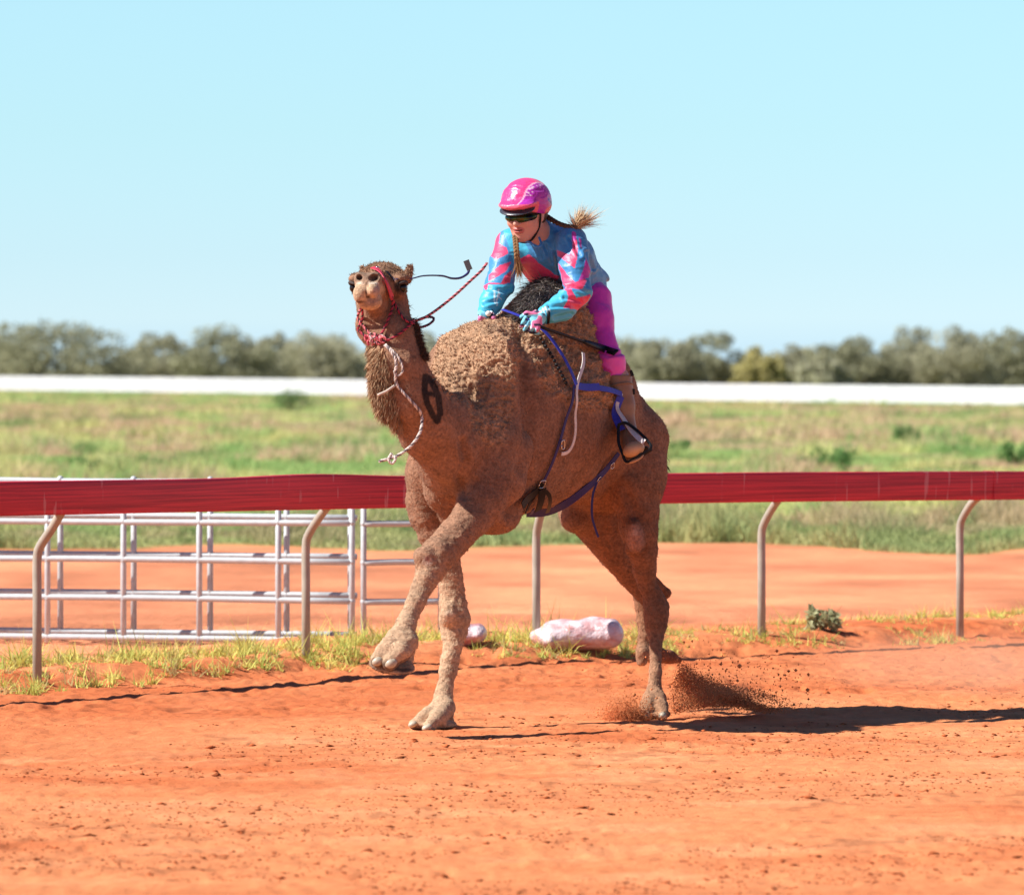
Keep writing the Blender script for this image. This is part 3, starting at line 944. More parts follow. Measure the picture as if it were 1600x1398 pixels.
# trunk
cf.chain([(P(700, 705, 25.50), (.16, .22)), (P(738, 668, 25.75), (.25, .40)), (P(790, 655, 25.98), (.30, .43)),
          (P(842, 652, 26.22), (.325, .41)), (P(893, 652, 26.45), (.31, .385)), (P(930, 688, 26.66), (.25, .31)),
          (P(952, 700, 26.82), (.20, .26))], 0.05, side=LEFT)
# withers wool mass and hump
cf.ell(P(742, 592, 25.86), (.235, .22, .235), (LEFT, HEAD, UP), 0.07)
cf.ell(P(775, 560, 26.0), (.19, .22, .17), (LEFT, HEAD, UP), 0.06)
cf.chain([(P(812, 545, 26.08), (.20, .15)), (P(850, 520, 26.22), (.19, .20)), (P(886, 548, 26.42), (.20, .15)), (P(912, 600, 26.6), (.18, .1))], 0.06, side=LEFT)
cf.seg(P(838, 505, 26.12), P(868, 476, 26.22), .13, .09, 0.07)
# rump
cf.ell(P(957, 710, 26.72), (.226, .24, .27), (LEFT, HEAD, UP), 0.08)
# brisket and belly
cf.ell(P(762, 790, 25.75), (.13, .20, .11), (LEFT, HEAD, UP), 0.08)
cf.ell(P(775, 815, 25.75), (.08, .11, .05), (LEFT, HEAD, UP), 0.05)
# neck
cf.chain([(P(732, 700, 25.66), (.15, .23)), (P(704, 684, 25.42), (.155, .19)), (P(667, 655, 25.24), (.128, .150)), (P(642, 618, 25.13), (.115, .132)),
          (P(625, 572, 25.10), (.104, .118)), (P(614, 528, 25.12), (.098, .108)), (P(606, 490, 25.2), (.095, .10))], 0.04, side=(1, 0, 0))
cf.ell(P(598, 578, 25.04), (.050, .055, .110), (unit([1, 0, -.2]), (0, 1, 0), unit([.2, 0, 1])), 0.05)     # beard wool
cf.ell(P(604, 622, 25.06), (.05, .05, .09), None, 0.05)
cf.chain([(P(655, 682, 25.24), .085), (P(690, 712, 25.36), .095), (P(716, 735, 25.46), .080)], 0.03)
# left fore leg (near, lifted forward)
cf.ell(P(760, 598, 25.76), (.140, .26, .26), None, 0.03)
_pn = unit([-.50, -.85, .12]); _pt = unit(np.cross(_pn, UP)); _pt = _pt if _pt[0] > 0 else -_pt
cf.ell(P(772, 628, 25.56), (.125, .31, .085), (_pt, np.cross(_pn, _pt), _pn), 0.02)
cf.chain([(P(765, 640, 25.58), .125), (P(778, 700, 25.54), .145), (P(770, 748, 25.50), .140), (P(757, 780, 25.44), .112)], 0.035)
cf.chain([(P(757, 782, 25.44), .108), (P(738, 809, 25.38), .086), (P(711, 838, 25.29), .073), (P(684, 868, 25.21), .076), (P(674, 886, 25.18), .064), (P(665, 905, 25.14), .047), (P(658, 920, 25.12), .041),
          (P(650, 940, 25.08), .038), (P(641, 960, 25.05), .034), (P(634, 976, 25.02), .040)], 0.012)
cf.ell(P(664, 870, 25.15), (.048, .04, .042), None, 0.02)
cf.chain([(P(688, 725, 25.62), .10), (P(694, 765, 25.66), .085), (P(706, 800, 25.70), .060)], 0.03)
# its foot
cf.seg(P(634, 976, 25.02), P(629, 995, 25.0), .040, .056, 0.014)
cf.chain([(P(622, 1000, 24.98), .050), (P(606, 1016, 24.94), .044), (P(590, 1030, 24.91), .030)], 0.02)
cf.chain([(P(636, 1004, 24.97), .050), (P(624, 1020, 24.92), .044), (P(609, 1035, 24.88), .030)], 0.016)
cf.seg(P(634, 1003, 25.05), P(633, 1028, 25.06), .042, .040, 0.02)
padU = unit([0.16, -0.35, 1.0])
cf.ell(P(613, 1040, 24.98), (.100, .085, .022), (unit([1, 0, -.26]), unit(np.cross(padU, (1, 0, -.26))), padU), 0.02)
# right fore leg (far, planted)
cf.chain([(P(684, 690, 25.78), .12), (P(672, 740, 25.82), .105), (P(665, 780, 25.84), .085)], 0.035)
cf.chain([(P(664, 785, 25.84), .080), (P(668, 805, 25.84), .076), (P(680, 832, 25.85), .074), (P(694, 862, 25.85), .062), (P(702, 895, 25.85), .050), (P(706, 920, 25.85), .050), (P(708, 945, 25.84), .057), (P(710, 968, 25.83), .066),
          (P(710, 988, 25.82), .054), (P(708, 1008, 25.80), .041), (P(703, 1030, 25.78), .038), (P(700, 1050, 25.76), .036), (P(696, 1070, 25.74), .033), (P(693, 1088, 25.72), .039), (P(691, 1102, 25.71), .044)], 0.012)
cf.ell(P(701, 960, 25.77), (.036, .035, .050), None, 0.02)
cf.chain([(P(690, 1102, 25.68), .044), (P(668, 1118, 25.60), .034), (P(646, 1131, 25.57), .020)], 0.02)
cf.chain([(P(696, 1106, 25.66), .044), (P(684, 1122, 25.54), .034), (P(668, 1137, 25.46), .021)], 0.016)
cf.seg(P(698, 1108, 25.76), P(698, 1128, 25.8), .035, .032, 0.03)
c_ = P(677, 1134, 25.64); c_[2] = 0.022
cf.ell(c_, (.105, .115, .020), (unit([1, .3, 0]), unit([-.3, 1, 0]), UP), 0.02)
# left hind leg (near, planted)
cf.chain([(P(985, 690, 26.62), .18), (P(990, 740, 26.56), .150), (P(991, 765, 26.51), .134)], 0.03)
cf.chain([(P(988, 765, 26.50), .130), (P(997, 800, 26.46), .100), (P(1000, 830, 26.44), .086), (P(1004, 860, 26.46), .066), (P(1007, 890, 26.50), .053), (P(1012, 915, 26.53), .040), (P(1021, 932, 26.54), .044), (P(1025, 948, 26.54), .055),
          (P(1025, 962, 26.53), .053), (P(1025, 977, 26.52), .045), (P(1025, 992, 26.51), .034), (P(1024, 1010, 26.49), .026), (P(1024, 1050, 26.45), .0255), (P(1022, 1075, 26.43), .029), (P(1023, 1094, 26.41), .043)], 0.012)
cf.seg(P(1012, 890, 26.58), P(1038, 946, 26.62), .014, .022, 0.025)
cf.ell(P(993, 838, 26.36), (.045, .05, .080), (unit([1, 0, .15]), (0, 1, 0), unit([-.15, 0, 1])), 0.012)   # stifle pad
cf.ell(P(984, 858, 26.40), (.022, .03, .028), None, 0.02)
cf.chain([(P(1019, 1090, 26.40), .042), (P(1012, 1104, 26.34), .036), (P(1006, 1118, 26.28), .022)], 0.02)
cf.chain([(P(1027, 1090, 26.40), .042), (P(1033, 1104, 26.34), .036), (P(1037, 1118, 26.28), .022)], 0.016)
c_ = P(1023, 1120, 26.38); c_[2] = 0.022
cf.ell(c_, (.075, .105, .020), None, 0.02)
# right hind leg (far, pushed off, foot trailing)
cf.chain([(P(918, 715, 26.80), .17), (P(912, 765, 26.76), .135), (P(908, 800, 26.74), .105)], 0.03)
cf.chain([(P(910, 800, 26.76), .100), (P(934, 828, 26.82), .086), (P(960, 862, 26.90), .078), (P(985, 895, 26.98), .064), (P(1006, 925, 27.03), .052), (P(1009, 945, 27.04), .050), (P(1007, 968, 27.03), .036), (P(1008, 995, 27.0), .030), (P(1007, 1016, 26.99), .034)], 0.012)
cf.seg(P(995, 880, 27.02), P(1041, 926, 27.08), .030, .020, 0.03)
cf.seg(P(1041, 926, 27.08), P(1020, 965, 27.06), .018, .018, 0.02)
cf.chain([(P(932, 765, 26.75), .10), (P(945, 805, 26.80), .080), (P(958, 835, 26.86), .070)], 0.03)
cf.ell(P(896, 812, 26.68), (.055, .07, .060), None, 0.03)
cf.chain([(P(1006, 1018, 26.98), .034), (P(1024, 1022, 27.08), .038), (P(1045, 1026, 27.18), .028), (P(1060, 1031, 27.24), .014)], 0.02)
cf.seg(P(1004, 1020, 26.95), P(1003, 1032, 26.95), .030, .024, 0.012)

# head
C0 = P(598, 452, 25.24); N0 = P(574, 449, 24.86)
HF = unit(N0 - C0); HS = unit(np.cross(HF, UP)) * -1.0
if HS[0] < 0: HS = -HS
HU = unit(np.cross(HS, HF)); HU = HU if HU[2] > 0 else -HU
def H(f, s, u): return C0 + HF * f + HS * s + HU * u
AX = (HF, HS, HU)
cf.ell(H(.00, 0, .035), (.15, .105, .085), AX, 0.03)
cf.chain([(H(.04, 0, .0), (.090, .09)), (H(.18, 0, .0), (.068, .072)), (H(.30, 0, .005), (.060, .058)), (H(.365, 0, .01), (.058, .050))], 0.02, side=HS)
for s in (-1, 1):
    cf.ell(H(.09, .096 * s, .044), (.058, .040, .026), AX, 0.02)             # brow
    cf.ell(H(.09, .090 * s, .000), (.058, .034, .045), AX, 0.02)
    cf.ell(H(.01, .060 * s, -.065), (.10, .055, .085), AX, 0.03)             # cheek
    cf.ell(H(.393, .028 * s - .001, -.029 if s < 0 else -.012), (.036, .033 if s < 0 else .030, .043 if s < 0 else .033), AX, 0.008)          # upper lip lobe
    cf.ell(H(.370, .032 * s, .040), (.036, .030, .028), AX, 0.014)           # nostril wing
    cf.seg(H(-.075, .095 * s, .045), H(-.085, .108 * s, .098), .024, .016 if s > 0 else .012, 0.010)   # ear
cf.ell(H(.345, .002, -.060), (.052, .058, .040), AX, 0.012)                 # lower lip and chin
cf.chain([(H(.30, 0, -.055), .036), (H(.18, 0, -.075), .046), (H(.06, 0, -.105), .074), (H(-.02, 0, -.13), .092)], 0.025)
cf.ell(P(582, 507, 25.13), (.075, .08, .090), None, 0.04)
for s in (-1, 1):
    cf.ell(H(.405, .033 * s, .042), (.034, .0235 if s > 0 else .015, .0185 if s > 0 else .013), (HF, unit(HS + HU * .35 * s), unit(HU - HS * .35 * s)), 0.004, sub=True)
    cf.ell(H(-.055, .108 * s, .085), (.016, .007, .022), AX, 0.004, sub=True)
    cf.ell(H(.125, .118 * s, .006), (.030, .016, .017), AX, 0.008, sub=True)
cf.seg(H(.432, 0, .0), H(.42, 0, -.052), .004, .006, 0.006, sub=True)      # split lip
cf.chain([(H(.425, -.045, -.072), .004), (H(.440, -.015, -.062), .005), (H(.435, .008, -.044), .008), (H(.42, .035, -.050), .004)], 0.004, sub=True)      # mouth line
CV, CQ = cf.mesh(1)
del cf
CN = normals(CV, CQ)
cpx = to_px(CV)
front = CN[:, 1] < 0.25

# fur: where the wool is long and curly
wool_poly = [(668, 596), (690, 525), (725, 495), (790, 492), (850, 430), (905, 455), (955, 560), (965, 640), (905, 640), (850, 610), (818, 560), (806, 590), (800, 640), (792, 690), (768, 702), (745, 680), (728, 640), (700, 620)]
wool = in_poly(cpx, wool_poly).astype(float)
q = laplace(np.c_[wool, wool, wool].astype(float), CQ, 0.9)
for _ in range(14): q = laplace(q, CQ, 0.9)
wool = q[:, 0]
rump = sstep(cpx[:, 0], 940, 990) * (cpx[:, 1] < 760)
fore = ((cpx[:, 0] < 740) & (cpx[:, 1] > 770) & (cpx[:, 1] < 1000)).astype(float)
headm = 1 - sstep(np.linalg.norm(CV - H(.25, 0, 0), axis=1), 0.20, 0.32)
crown = (CV[:, 2] > H(0, 0, .06)[2]) & (np.linalg.norm(CV - C0, axis=1) < .2)
curl = np.abs(vnoise(CV, 0.019, 3) - .5) * 2
curl = 1 - curl ** 0.7
c2 = vnoise(CV, 0.015, 9)
med = fbm(CV, 0.05, 5, 3)
curl2 = 1 - np.abs(vnoise(CV, (0.017, 0.017, 0.013), 19) * 2 - 1)
side_w = wool * sstep(cpx[:, 0], 815, 850)
amp = wool * 0.0145 + side_w * .007
crisp = (1 - wool) * (1 - headm)
disp = amp * (curl * 0.7 + curl2 ** 1.3 * 0.9 - .7) + wool * (med - .5) * 0.02 + side_w * (vnoise(CV, (.05, .05, .026), 44) - .5) * .04
base_a = (1 - wool) * (1 - headm * .85)
legm = sstep(cpx[:, 1], 770, 830)
disp += base_a * (.45 + .35 * legm) * ((vnoise(CV, 0.013, 15) - .5) * 0.0055 + (vnoise(CV, 0.022, 25) - .5) * .004 + (med - .5) * 0.008)
disp += fore * (1 - np.abs(vnoise(CV, (0.03, 0.03, 0.016), 33) * 2 - 1)) * 0.004
# soft folds of skin on the neck and the shoulder, ribs of muscle
def crease(path, w, depth):
    global disp
    dd = path_dist(cpx, path)
    disp -= np.where(front, np.exp(-(dd / w) ** 2) * depth, 0)
    disp += np.where(front, np.exp(-((dd - 2.2 * w) / w) ** 2) * depth * .35, 0)
crease([(722, 690), (728, 720), (716, 745), (727, 775), (742, 752)], 5, .012)
crease([(735, 612), (742, 660), (722, 705)], 6, .010)
crease([(811, 525), (817, 590), (824, 650), (812, 740), (792, 800)], 8, .016)
crease([(700, 610), (715, 650), (716, 690)], 6, .006)
crease([(955, 640), (948, 720), (965, 800)], 12, .012)
crease([(975, 760), (992, 800)], 7, .010)
# long muscles and veins under the short coat
disp += crisp * (1 - np.abs(fbm(CV, (.14, .14, .30), 61, 2) * 2 - 1)) * .010 - crisp * .006
CV2 = CV + CN * disp[:, None]
CN2 = normals(CV2, CQ)

# coat colours, with some shade painted in
N_ = len(CV)
fur = np.array([0.265, 0.143, 0.088]); light = np.array([0.48, 0.30, 0.18]); dust = np.array([0.45, 0.30, 0.19]); dark = np.array([0.10, 0.075, 0.062]); red = np.array([0.235, 0.10, 0.048])
cc = np.tile(fur, (N_, 1))
w_ = wool[:, None]; cc = cc * (1 - .65 * w_) + light * .65 * w_
lowf = ((1 - sstep(CV[:, 2], 0.45, 0.95)) * (cpx[:, 0] < 760))[:, None]; cc = cc * (1 - lowf) + dust * lowf
lowh = ((1 - sstep(CV[:, 2], 0.10, 0.5)) * (cpx[:, 0] > 900))[:, None] * .55; cc = cc * (1 - lowh) + np.array([.42, .23, .13]) * lowh
hind = (sstep(cpx[:, 0], 870, 950) * sstep(cpx[:, 1], 700, 780) * (1 - sstep(cpx[:, 1], 950, 1050)))[:, None] * .7; cc = cc * (1 - hind) + red * hind  # hindquarter shade and warm ground bounce painted into the coat
nose = sstep((CV - C0) @ HF, .26, .36)[:, None] * (headm[:, None] > .2); cc = cc * (1 - nose) + np.array([0.50, 0.35, 0.225]) * nose
hd = (CV - C0); tp = (sstep(hd @ HF, .28, .34) * sstep(hd @ HU, .004, .020))[:, None]; cc = cc * (1 - .75 * tp) + np.array([.24, .15, .105]) * .75 * tp
mid = (med[:, None] - .5) * .5 + (c2[:, None] - .5) * .25
cc = cc * (1 + mid)
hd = (CV - C0)
hf, hs, hu = hd @ HF, hd @ HS, hd @ HU
def spot(f, s, u, r, colr, k=1.0):
    global cc
    dd = np.linalg.norm(np.stack([(hf - f) / r[0], (hs - s) / r[1], (hu - u) / r[2]], 1), axis=1)
    w = ((1 - sstep(dd, .75, 1.1)) * k)[:, None]
    cc = cc * (1 - w) + np.array(colr) * w
for s in (-1, 1):
    spot(.13, .108 * s, .004, (.06, .036, .034), (0.045, 0.03, 0.025))
    spot(.40, .033 * s, .043, (.035, .022, .0165), (0.012, 0.008, 0.007)) if s > 0 else spot(.40, .033 * s, .042, (.035, .015, .012), (0.035, 0.024, 0.02))
    spot(.02, .09 * s, .045, (.09, .05, .02), (0.40, 0.26, 0.16), .5)
spot(.43, .008, -.044, (.04, .013, .011), (0.03, 0.018, 0.015)); spot(.42, -.02, -.065, (.04, .028, .006), (0.05, 0.03, 0.025), .8); spot(.40, .03, -.058, (.04, .03, .012), (0.24, 0.17, 0.15), .7)
spot(.36, .0, -.070, (.06, .05, .018), (0.30, 0.21, 0.18), .6)
spot(.41, .032, .018, (.05, .030, .0055), (0.66, 0.56, 0.44), .9); spot(.41, -.030, .018, (.05, .026, .0055), (0.66, 0.56, 0.44), .9)
spot(.38, 0, .060, (.08, .06, .03), (0.17, 0.105, 0.075), .6); spot(.40, .045, -.020, (.05, .016, .03), (0.34, 0.27, 0.26), .7)
spot(.41, 0, -.02, (.05, .004, .03), (0.10, 0.06, 0.05), .8)
spot(.10, .085, -.045, (.07, .05, .045), (0.20, 0.10, 0.07), .6)  # shading on the left cheek below the eye, painted in
# dark crest of the hump
tuft = in_poly(cpx, [(806, 500), (818, 466), (838, 440), (900, 440), (905, 478), (850, 492), (815, 508)]).astype(float)[:, None]
cc = cc * (1 - tuft * .8) + dark * tuft * .8
# nape
nape = np.exp(-(path_dist(cpx, [(646, 478), (649, 495), (653, 520), (662, 556)]) / 6) ** 2)[:, None]
cc = cc * (1 - nape * .8) + dark * .6 * nape * .8
# painted black number on the neck
num = [(664, 588), (674, 598), (684, 620), (687, 645), (683, 658), (675, 648), (667, 630), (663, 610), (664, 588)]
dd = path_dist(cpx, num); ink = (1 - sstep(dd, 4.0, 5.6)) * (CN[:, 1] < .6)
ink = np.maximum(ink, (1 - sstep(path_dist(cpx, [(665, 614), (680, 618)]), 2.6, 4.5)) * (CN[:, 1] < .6))
cc = cc * (1 - ink[:, None] * .93) + np.array([.012, .012, .014]) * ink[:, None] * .93
# stifle and knee callus, dark patches on fold, foreleg and foot
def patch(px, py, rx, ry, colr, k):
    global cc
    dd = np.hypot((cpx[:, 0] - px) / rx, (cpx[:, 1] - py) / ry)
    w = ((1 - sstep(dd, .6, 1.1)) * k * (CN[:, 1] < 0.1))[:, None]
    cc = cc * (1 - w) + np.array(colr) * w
patch(993, 840, 15, 24, (0.42, 0.22, 0.15), .8)
patch(988, 812, 18, 9, (0.12, 0.05, 0.03), .6)  # fold above the stifle: its shade painted dark
patch(992, 832, 5, 6, (0.55, 0.34, 0.25), .7)
patch(668, 876, 9, 8, (0.50, 0.36, 0.28), .8)
patch(667, 873, 4, 4, (0.20, 0.07, 0.06), .8)
patch(702, 962, 8, 11, (0.55, 0.42, 0.30), .7)
patch(770, 760, 40, 22, (0.16, 0.085, 0.06), .5)  # darker brown area on the upper foreleg
patch(590, 1036, 13, 10, (.05, .04, .035), .85)
patch(611, 1040, 15, 11, (.05, .04, .035), .85)
patch(632, 1046, 16, 4, (.06, .045, .04), .8)
patch(652, 1136, 26, 4, (.07, .055, .045), .7)
# hoof edges and soles
ZS = CV[:, 2]
sole = ((CN[:, 2] < -.45) & (cpx[:, 1] > 1015) & (cpx[:, 0] < 660))[:, None]; cc = np.where(sole, np.array([.17, .11, .08]), cc)
wedge = ((cpx[:, 0] > 1022) & (cpx[:, 1] > 1008) & (CV[:, 1] > 27.03))[:, None]; cc = np.where(wedge, np.array([.20, .07, .035]), cc)
cc = np.clip(cc, 0.004, .9)

def fur_mat():
    m, nt, b = new_mat("fur")
    b.inputs["Roughness"].default_value = 0.9; b.inputs["Specular IOR Level"].default_value = 0.15
    b.inputs["Sheen Weight"].default_value = 0.08; b.inputs["Sheen Roughness"].default_value = 0.6
    b.inputs["Sheen Tint"].default_value = (1, .8, .65, 1)
    a = nt.nodes.new("ShaderNodeAttribute"); a.attribute_name = "Col"
    tc = nt.nodes.new("ShaderNodeTexCoord")
    n1 = nt.nodes.new("ShaderNodeTexNoise"); n1.inputs["Scale"].default_value = 75; n1.inputs["Detail"].default_value = 5; n1.inputs["Roughness"].default_value = .6
    nt.links.new(tc.outputs["Object"], n1.inputs["Vector"])
    mp = nt.nodes.new("ShaderNodeMapRange"); mp.inputs[1].default_value = .3; mp.inputs[2].default_value = .7; mp.inputs[3].default_value = .62; mp.inputs[4].default_value = 1.32
    nt.links.new(n1.outputs[0], mp.inputs[0])
    mx = nt.nodes.new("ShaderNodeMix"); mx.data_type = 'RGBA'; mx.blend_type = 'MULTIPLY'; mx.inputs[0].default_value = 1
    nt.links.new(a.outputs["Color"], mx.inputs[6]); nt.links.new(mp.outputs[0], mx.inputs[7]); nt.links.new(mx.outputs[2], b.inputs["Base Color"])
    n2 = nt.nodes.new("ShaderNodeTexNoise"); n2.inputs["Scale"].default_value = 120; n2.inputs["Detail"].default_value = 4
    nt.links.new(tc.outputs["Object"], n2.inputs["Vector"])
    bp = nt.nodes.new("ShaderNodeBump"); bp.inputs["Distance"].default_value = 0.0045; bp.inputs["Strength"].default_value = 1.0
    nt.links.new(n2.outputs[0], bp.inputs["Height"]); nt.links.new(bp.outputs[0], b.inputs["Normal"])
    return m
M_FUR = fur_mat()
M_HAIR = mat_plain("hair", (1, 1, 1), 0.7, noise=.1, attr=True, spec=.2)
camel = empty("camel", (float(P(850, 700, 26.2)[0]), 26.2, 0.0))
tag(camel, "tan racing camel in full stride with its head raised towards the camera", "camel")
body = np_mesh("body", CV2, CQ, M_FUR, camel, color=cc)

# eyes
M_EYE = mat_plain("eye", (0.012, 0.008, 0.006), 0.22, spec=.4)
for s in (-1, 1):
    MB().ball(H(.115, .106 * s, .004), .0225).build("eye", M_EYE, camel)
# lashes/upper lids
for s in (-1, 1):
    lid = [H(.09, .128 * s, .018), H(.130, .124 * s, .028), H(.158, .098 * s, .020)]
    MB().tube(smooth_path(lid, 8), [.004, .007, .008, .008, .008, .007, .006, .004], 6).build("eyelid", mat_plain("lid", (.05, .035, .03), .8), camel)
# toenails
M_NAIL = mat_plain("horn", (0.42, 0.36, 0.27), 0.45, noise=.3, nscale=60)
def nail(p, q, r): MB().tube(smooth_path([p, (np.array(p) + q) / 2 + [0, -.004, .006], q], 6), [r * .8, r, r, r * .9, r * .7, r * .35], 10).build("toenail", M_NAIL, camel)
def nail2(c, r, col_r=None):
    o = MB().ball(c, r, R=[unit([.9, .1, .35]), unit([-.1, 1, .1]), unit([-.35, -.1, .9])], seg=14, ring=9).build("toenail", M_NAIL, camel)
nail2(P(590, 1033, 24.880), (.026, .018, .019)); nail2(P(611, 1036, 24.860), (.028, .018, .021))
nail2(P(645, 1131, 25.55), (.022, .02, .014)); nail2(P(667, 1136, 25.44), (.024, .02, .014))
nail2(P(1010, 1117, 26.27), (.018, .02, .016)); nail2(P(1035, 1117, 26.27), (.018, .02, .016))
# hair: short fuzz over the coat, long hair at beard, nape, crown and hump
fr = np.random.default_rng(5)
def hair(name, mask, n, length, width, dirf, colf, droop=.2, segs=2, curlv=.3, jit=.35):
    idx = np.nonzero(mask)[0]
    k = fr.choice(idx, n)
    ro = CV2[k] + fr.normal(size=(n, 3)) * .002 - CN2[k] * .002
    dv = dirf(k) + fr.normal(size=(n, 3)) * jit
    dv /= np.linalg.norm(dv, axis=1)[:, None]
    V, T, m = strands(ro, dv, length * fr.uniform(.5, 1.15, n), width * fr.uniform(.7, 1.3, n), fr, droop, segs, curlv)
    c = colf(k) * fr.uniform(.7, 1.3, (n, 1))
    return np_mesh(name, V, T, M_HAIR, camel, smooth=False, color=np.repeat(c, m, 0))
low = CV[:, 2] < .12
fuzz_len = None
hair("coat_fuzz", (~low) & (headm < .5), 70000, .0065, .003, lambda k: CN2[k] + np.array([.1, .1, -.5]), lambda k: cc[k] * 1.05, curlv=.5)
hair("wool", wool > .5, 30000, .0075, .006, lambda k: CN2[k] * 1.1 + np.array([0, 0, -.3]), lambda k: cc[k] * 1.08, curlv=.9)
beard = in_poly(cpx, [(562, 540), (600, 542), (612, 590), (624, 640), (632, 672), (606, 668), (588, 640), (562, 600)])
hair("face_fuzz", (headm >= .5) & (hf < .31), 12000, .0045, .0028, lambda k: CN2[k] * .6 - HF * .5, lambda k: cc[k] * 1.1, curlv=.3)
hair("beard", beard, 6500, .036, .004, lambda k: CN2[k] * .7 + np.array([-.15, -.1, -1.0]), lambda k: np.array([.36, .22, .125]) * (.6 + .8 * c2[k][:, None]), droop=.3, segs=3, curlv=.15, jit=.25)
mane = (nape[:, 0] > .35)
hair("mane", mane, 3800, .022, .0035, lambda k: CN2[k] + np.array([.3, .1, -.3]), lambda k: np.tile(np.array([.085, .05, .034]), (len(k), 1)), curlv=.4, segs=3)
hair("forelock", crown, 3500, .009, .0035, lambda k: CN2[k] + np.array([0, 0, .2]), lambda k: np.tile(np.array([.28, .16, .09]), (len(k), 1)), curlv=.6)
swp = unit(P(775, 512, 25.95) - P(880, 460, 26.3))
hair("hump_tuft", (tuft[:, 0] > .5) & (CN[:, 2] > -.2), 9000, .075, .004, lambda k: CN2[k] * .45 + swp * 1.0, lambda k: np.array([.21, .18, .16]) * (.30 + 1.5 * fr.uniform(0, 1, (len(k), 1)) ** 2), droop=.35, segs=3, curlv=.2, jit=.3)
# tail tip peeking past the rump
tl = smooth_path([P(1008, 690, 26.95), P(1024, 702, 27.03), P(1034, 714, 27.06), P(1038, 726, 27.07), P(1034, 738, 27.06)], 14)
V, T, m = strands(np.repeat(tl, 60, 0) + fr.normal(size=(840, 3)) * .008, np.tile(np.array([.3, 0, -1.0]), (840, 1)) + fr.normal(size=(840, 3)) * .4, .016, .004, fr, .3, 2, .4)
tt = MB().tube(tl, np.linspace(.022, .012, 14), 8).add(V, [tuple(t) for t in T]).build("tail", mat_plain("tail_hair", (.06, .035, .025), .8), camel)
SMV = CV.copy()
for _ in range(25): SMV = laplace(SMV, CQ, .8)
bvh = BVHTree.FromPolygons([tuple(v) for v in SMV.tolist()], CQ.tolist())
print("camel verts", len(CV2))
# ------------------------------------------------------------------ surface helpers for tack
def surf(px, py, off=.008, Yg=26.0):
    off = off + .006 + (.026 if (780 < px < 965 and 495 < py < 640) else 0)
    """point lying on the camel's coat under photo pixel (px, py), and the coat's normal"""
    o = Vector((0, 0, EYE)); t = Vector(P(px, py, 26.0).tolist()); dr = (t - o).normalized()
    hit, n, i, dist = bvh.ray_cast(o, dr)
    if hit is None:
        hit, n, i, dist = bvh.find_nearest(Vector(P(px, py, Yg).tolist()))
    n = np.array(n)
    return np.array(hit) + n * off, n

def ribbon(mb, pts, nrm, width, thick=.004, col=None):
    pts = np.asarray(pts, float); n = len(pts)
    t = np.gradient(pts, axis=0); t /= np.linalg.norm(t, axis=1)[:, None] + 1e-9
    w = np.broadcast_to(np.asarray(width, float), (n,))
    V = []
    for i in range(n):
        s = np.cross(t[i], nrm[i]); s /= np.linalg.norm(s) + 1e-9
        u = np.cross(s, t[i])
        for a, b in ((-1, 0), (-1, 1), (1, 1), (1, 0)):
            V.append(pts[i] + s * a * w[i] / 2 + u * b * thick)
    Fc = []
    for i in range(n - 1):
        for k in range(4):
            k2 = (k + 1) % 4
            Fc.append((i * 4 + k, i * 4 + k2, (i + 1) * 4 + k2, (i + 1) * 4 + k))
    Fc += [(0, 3, 2, 1), ((n - 1) * 4, (n - 1) * 4 + 1, (n - 1) * 4 + 2, (n - 1) * 4 + 3)]
    return mb.add(np.array(V), Fc, col)

def strap_path(pxs, off=.008, n=30, Yg=26.0, smooth=8):
    q = smooth_path(np.array([[p[0], p[1], 0] for p in pxs], float), n)
    pn = [surf(a[0], a[1], off, Yg) for a in q]
    p = np.array([a for a, _ in pn]); nn = np.array([b for _, b in pn])
    for _ in range(smooth):
        p[1:-1] = (p[:-2] + p[1:-1] * 2 + p[2:]) / 4; nn[1:-1] = (nn[:-2] + nn[1:-1] * 2 + nn[2:]) / 4
    nn /= np.linalg.norm(nn, axis=1)[:, None]
    return p, nn

def strap(name, pxs, width, mat, parent, off=.010, thick=.004, n=30, Yg=26.0):
    p, nn = strap_path(pxs, off, n, Yg)
    return ribbon(MB(), p, nn, width, thick).build(name, mat, parent, smooth=False, bevel=.0012)

def rope_geo(mb, pts, r, ca, cb, pitch=.03, n=None):
    L = np.linalg.norm(np.diff(np.asarray(pts), axis=0), axis=1).sum()
    pts = smooth_path(pts, n or max(12, int(L / .004)))
    t, nn, bb = frames(pts)
    s = np.r_[0, np.cumsum(np.linalg.norm(np.diff(pts, axis=0), axis=1))]
    for k, c in enumerate((ca, cb, ca)):
        a = 2 * math.pi * s / pitch + k * 2 * math.pi / 3
        q = pts + (np.cos(a)[:, None] * nn + np.sin(a)[:, None] * bb) * r * .55
        mb.tube(q, r * .6, 6, col=c)
    return mb

M_ATTR = mat_plain("woven_cord", (1, 1, 1), .8, noise=.15, nscale=300, attr=True)
M_BLUE = mat_plain("blue_webbing", (0.035, 0.045, 0.42), .55, noise=.15, nscale=90)
M_NAVY = mat_plain("navy_webbing", (0.02, 0.02, 0.13), .6, noise=.15, nscale=90)
M_BLACK = mat_plain("black_leather", (0.008, 0.008, 0.010), .5, spec=.25)
M_WLEA = mat_plain("white_leather", (0.66, 0.62, 0.60), .5, noise=.15, nscale=60)
M_CHROME = mat_plain("steel", (0.6, 0.6, 0.62), .22, 1.0)

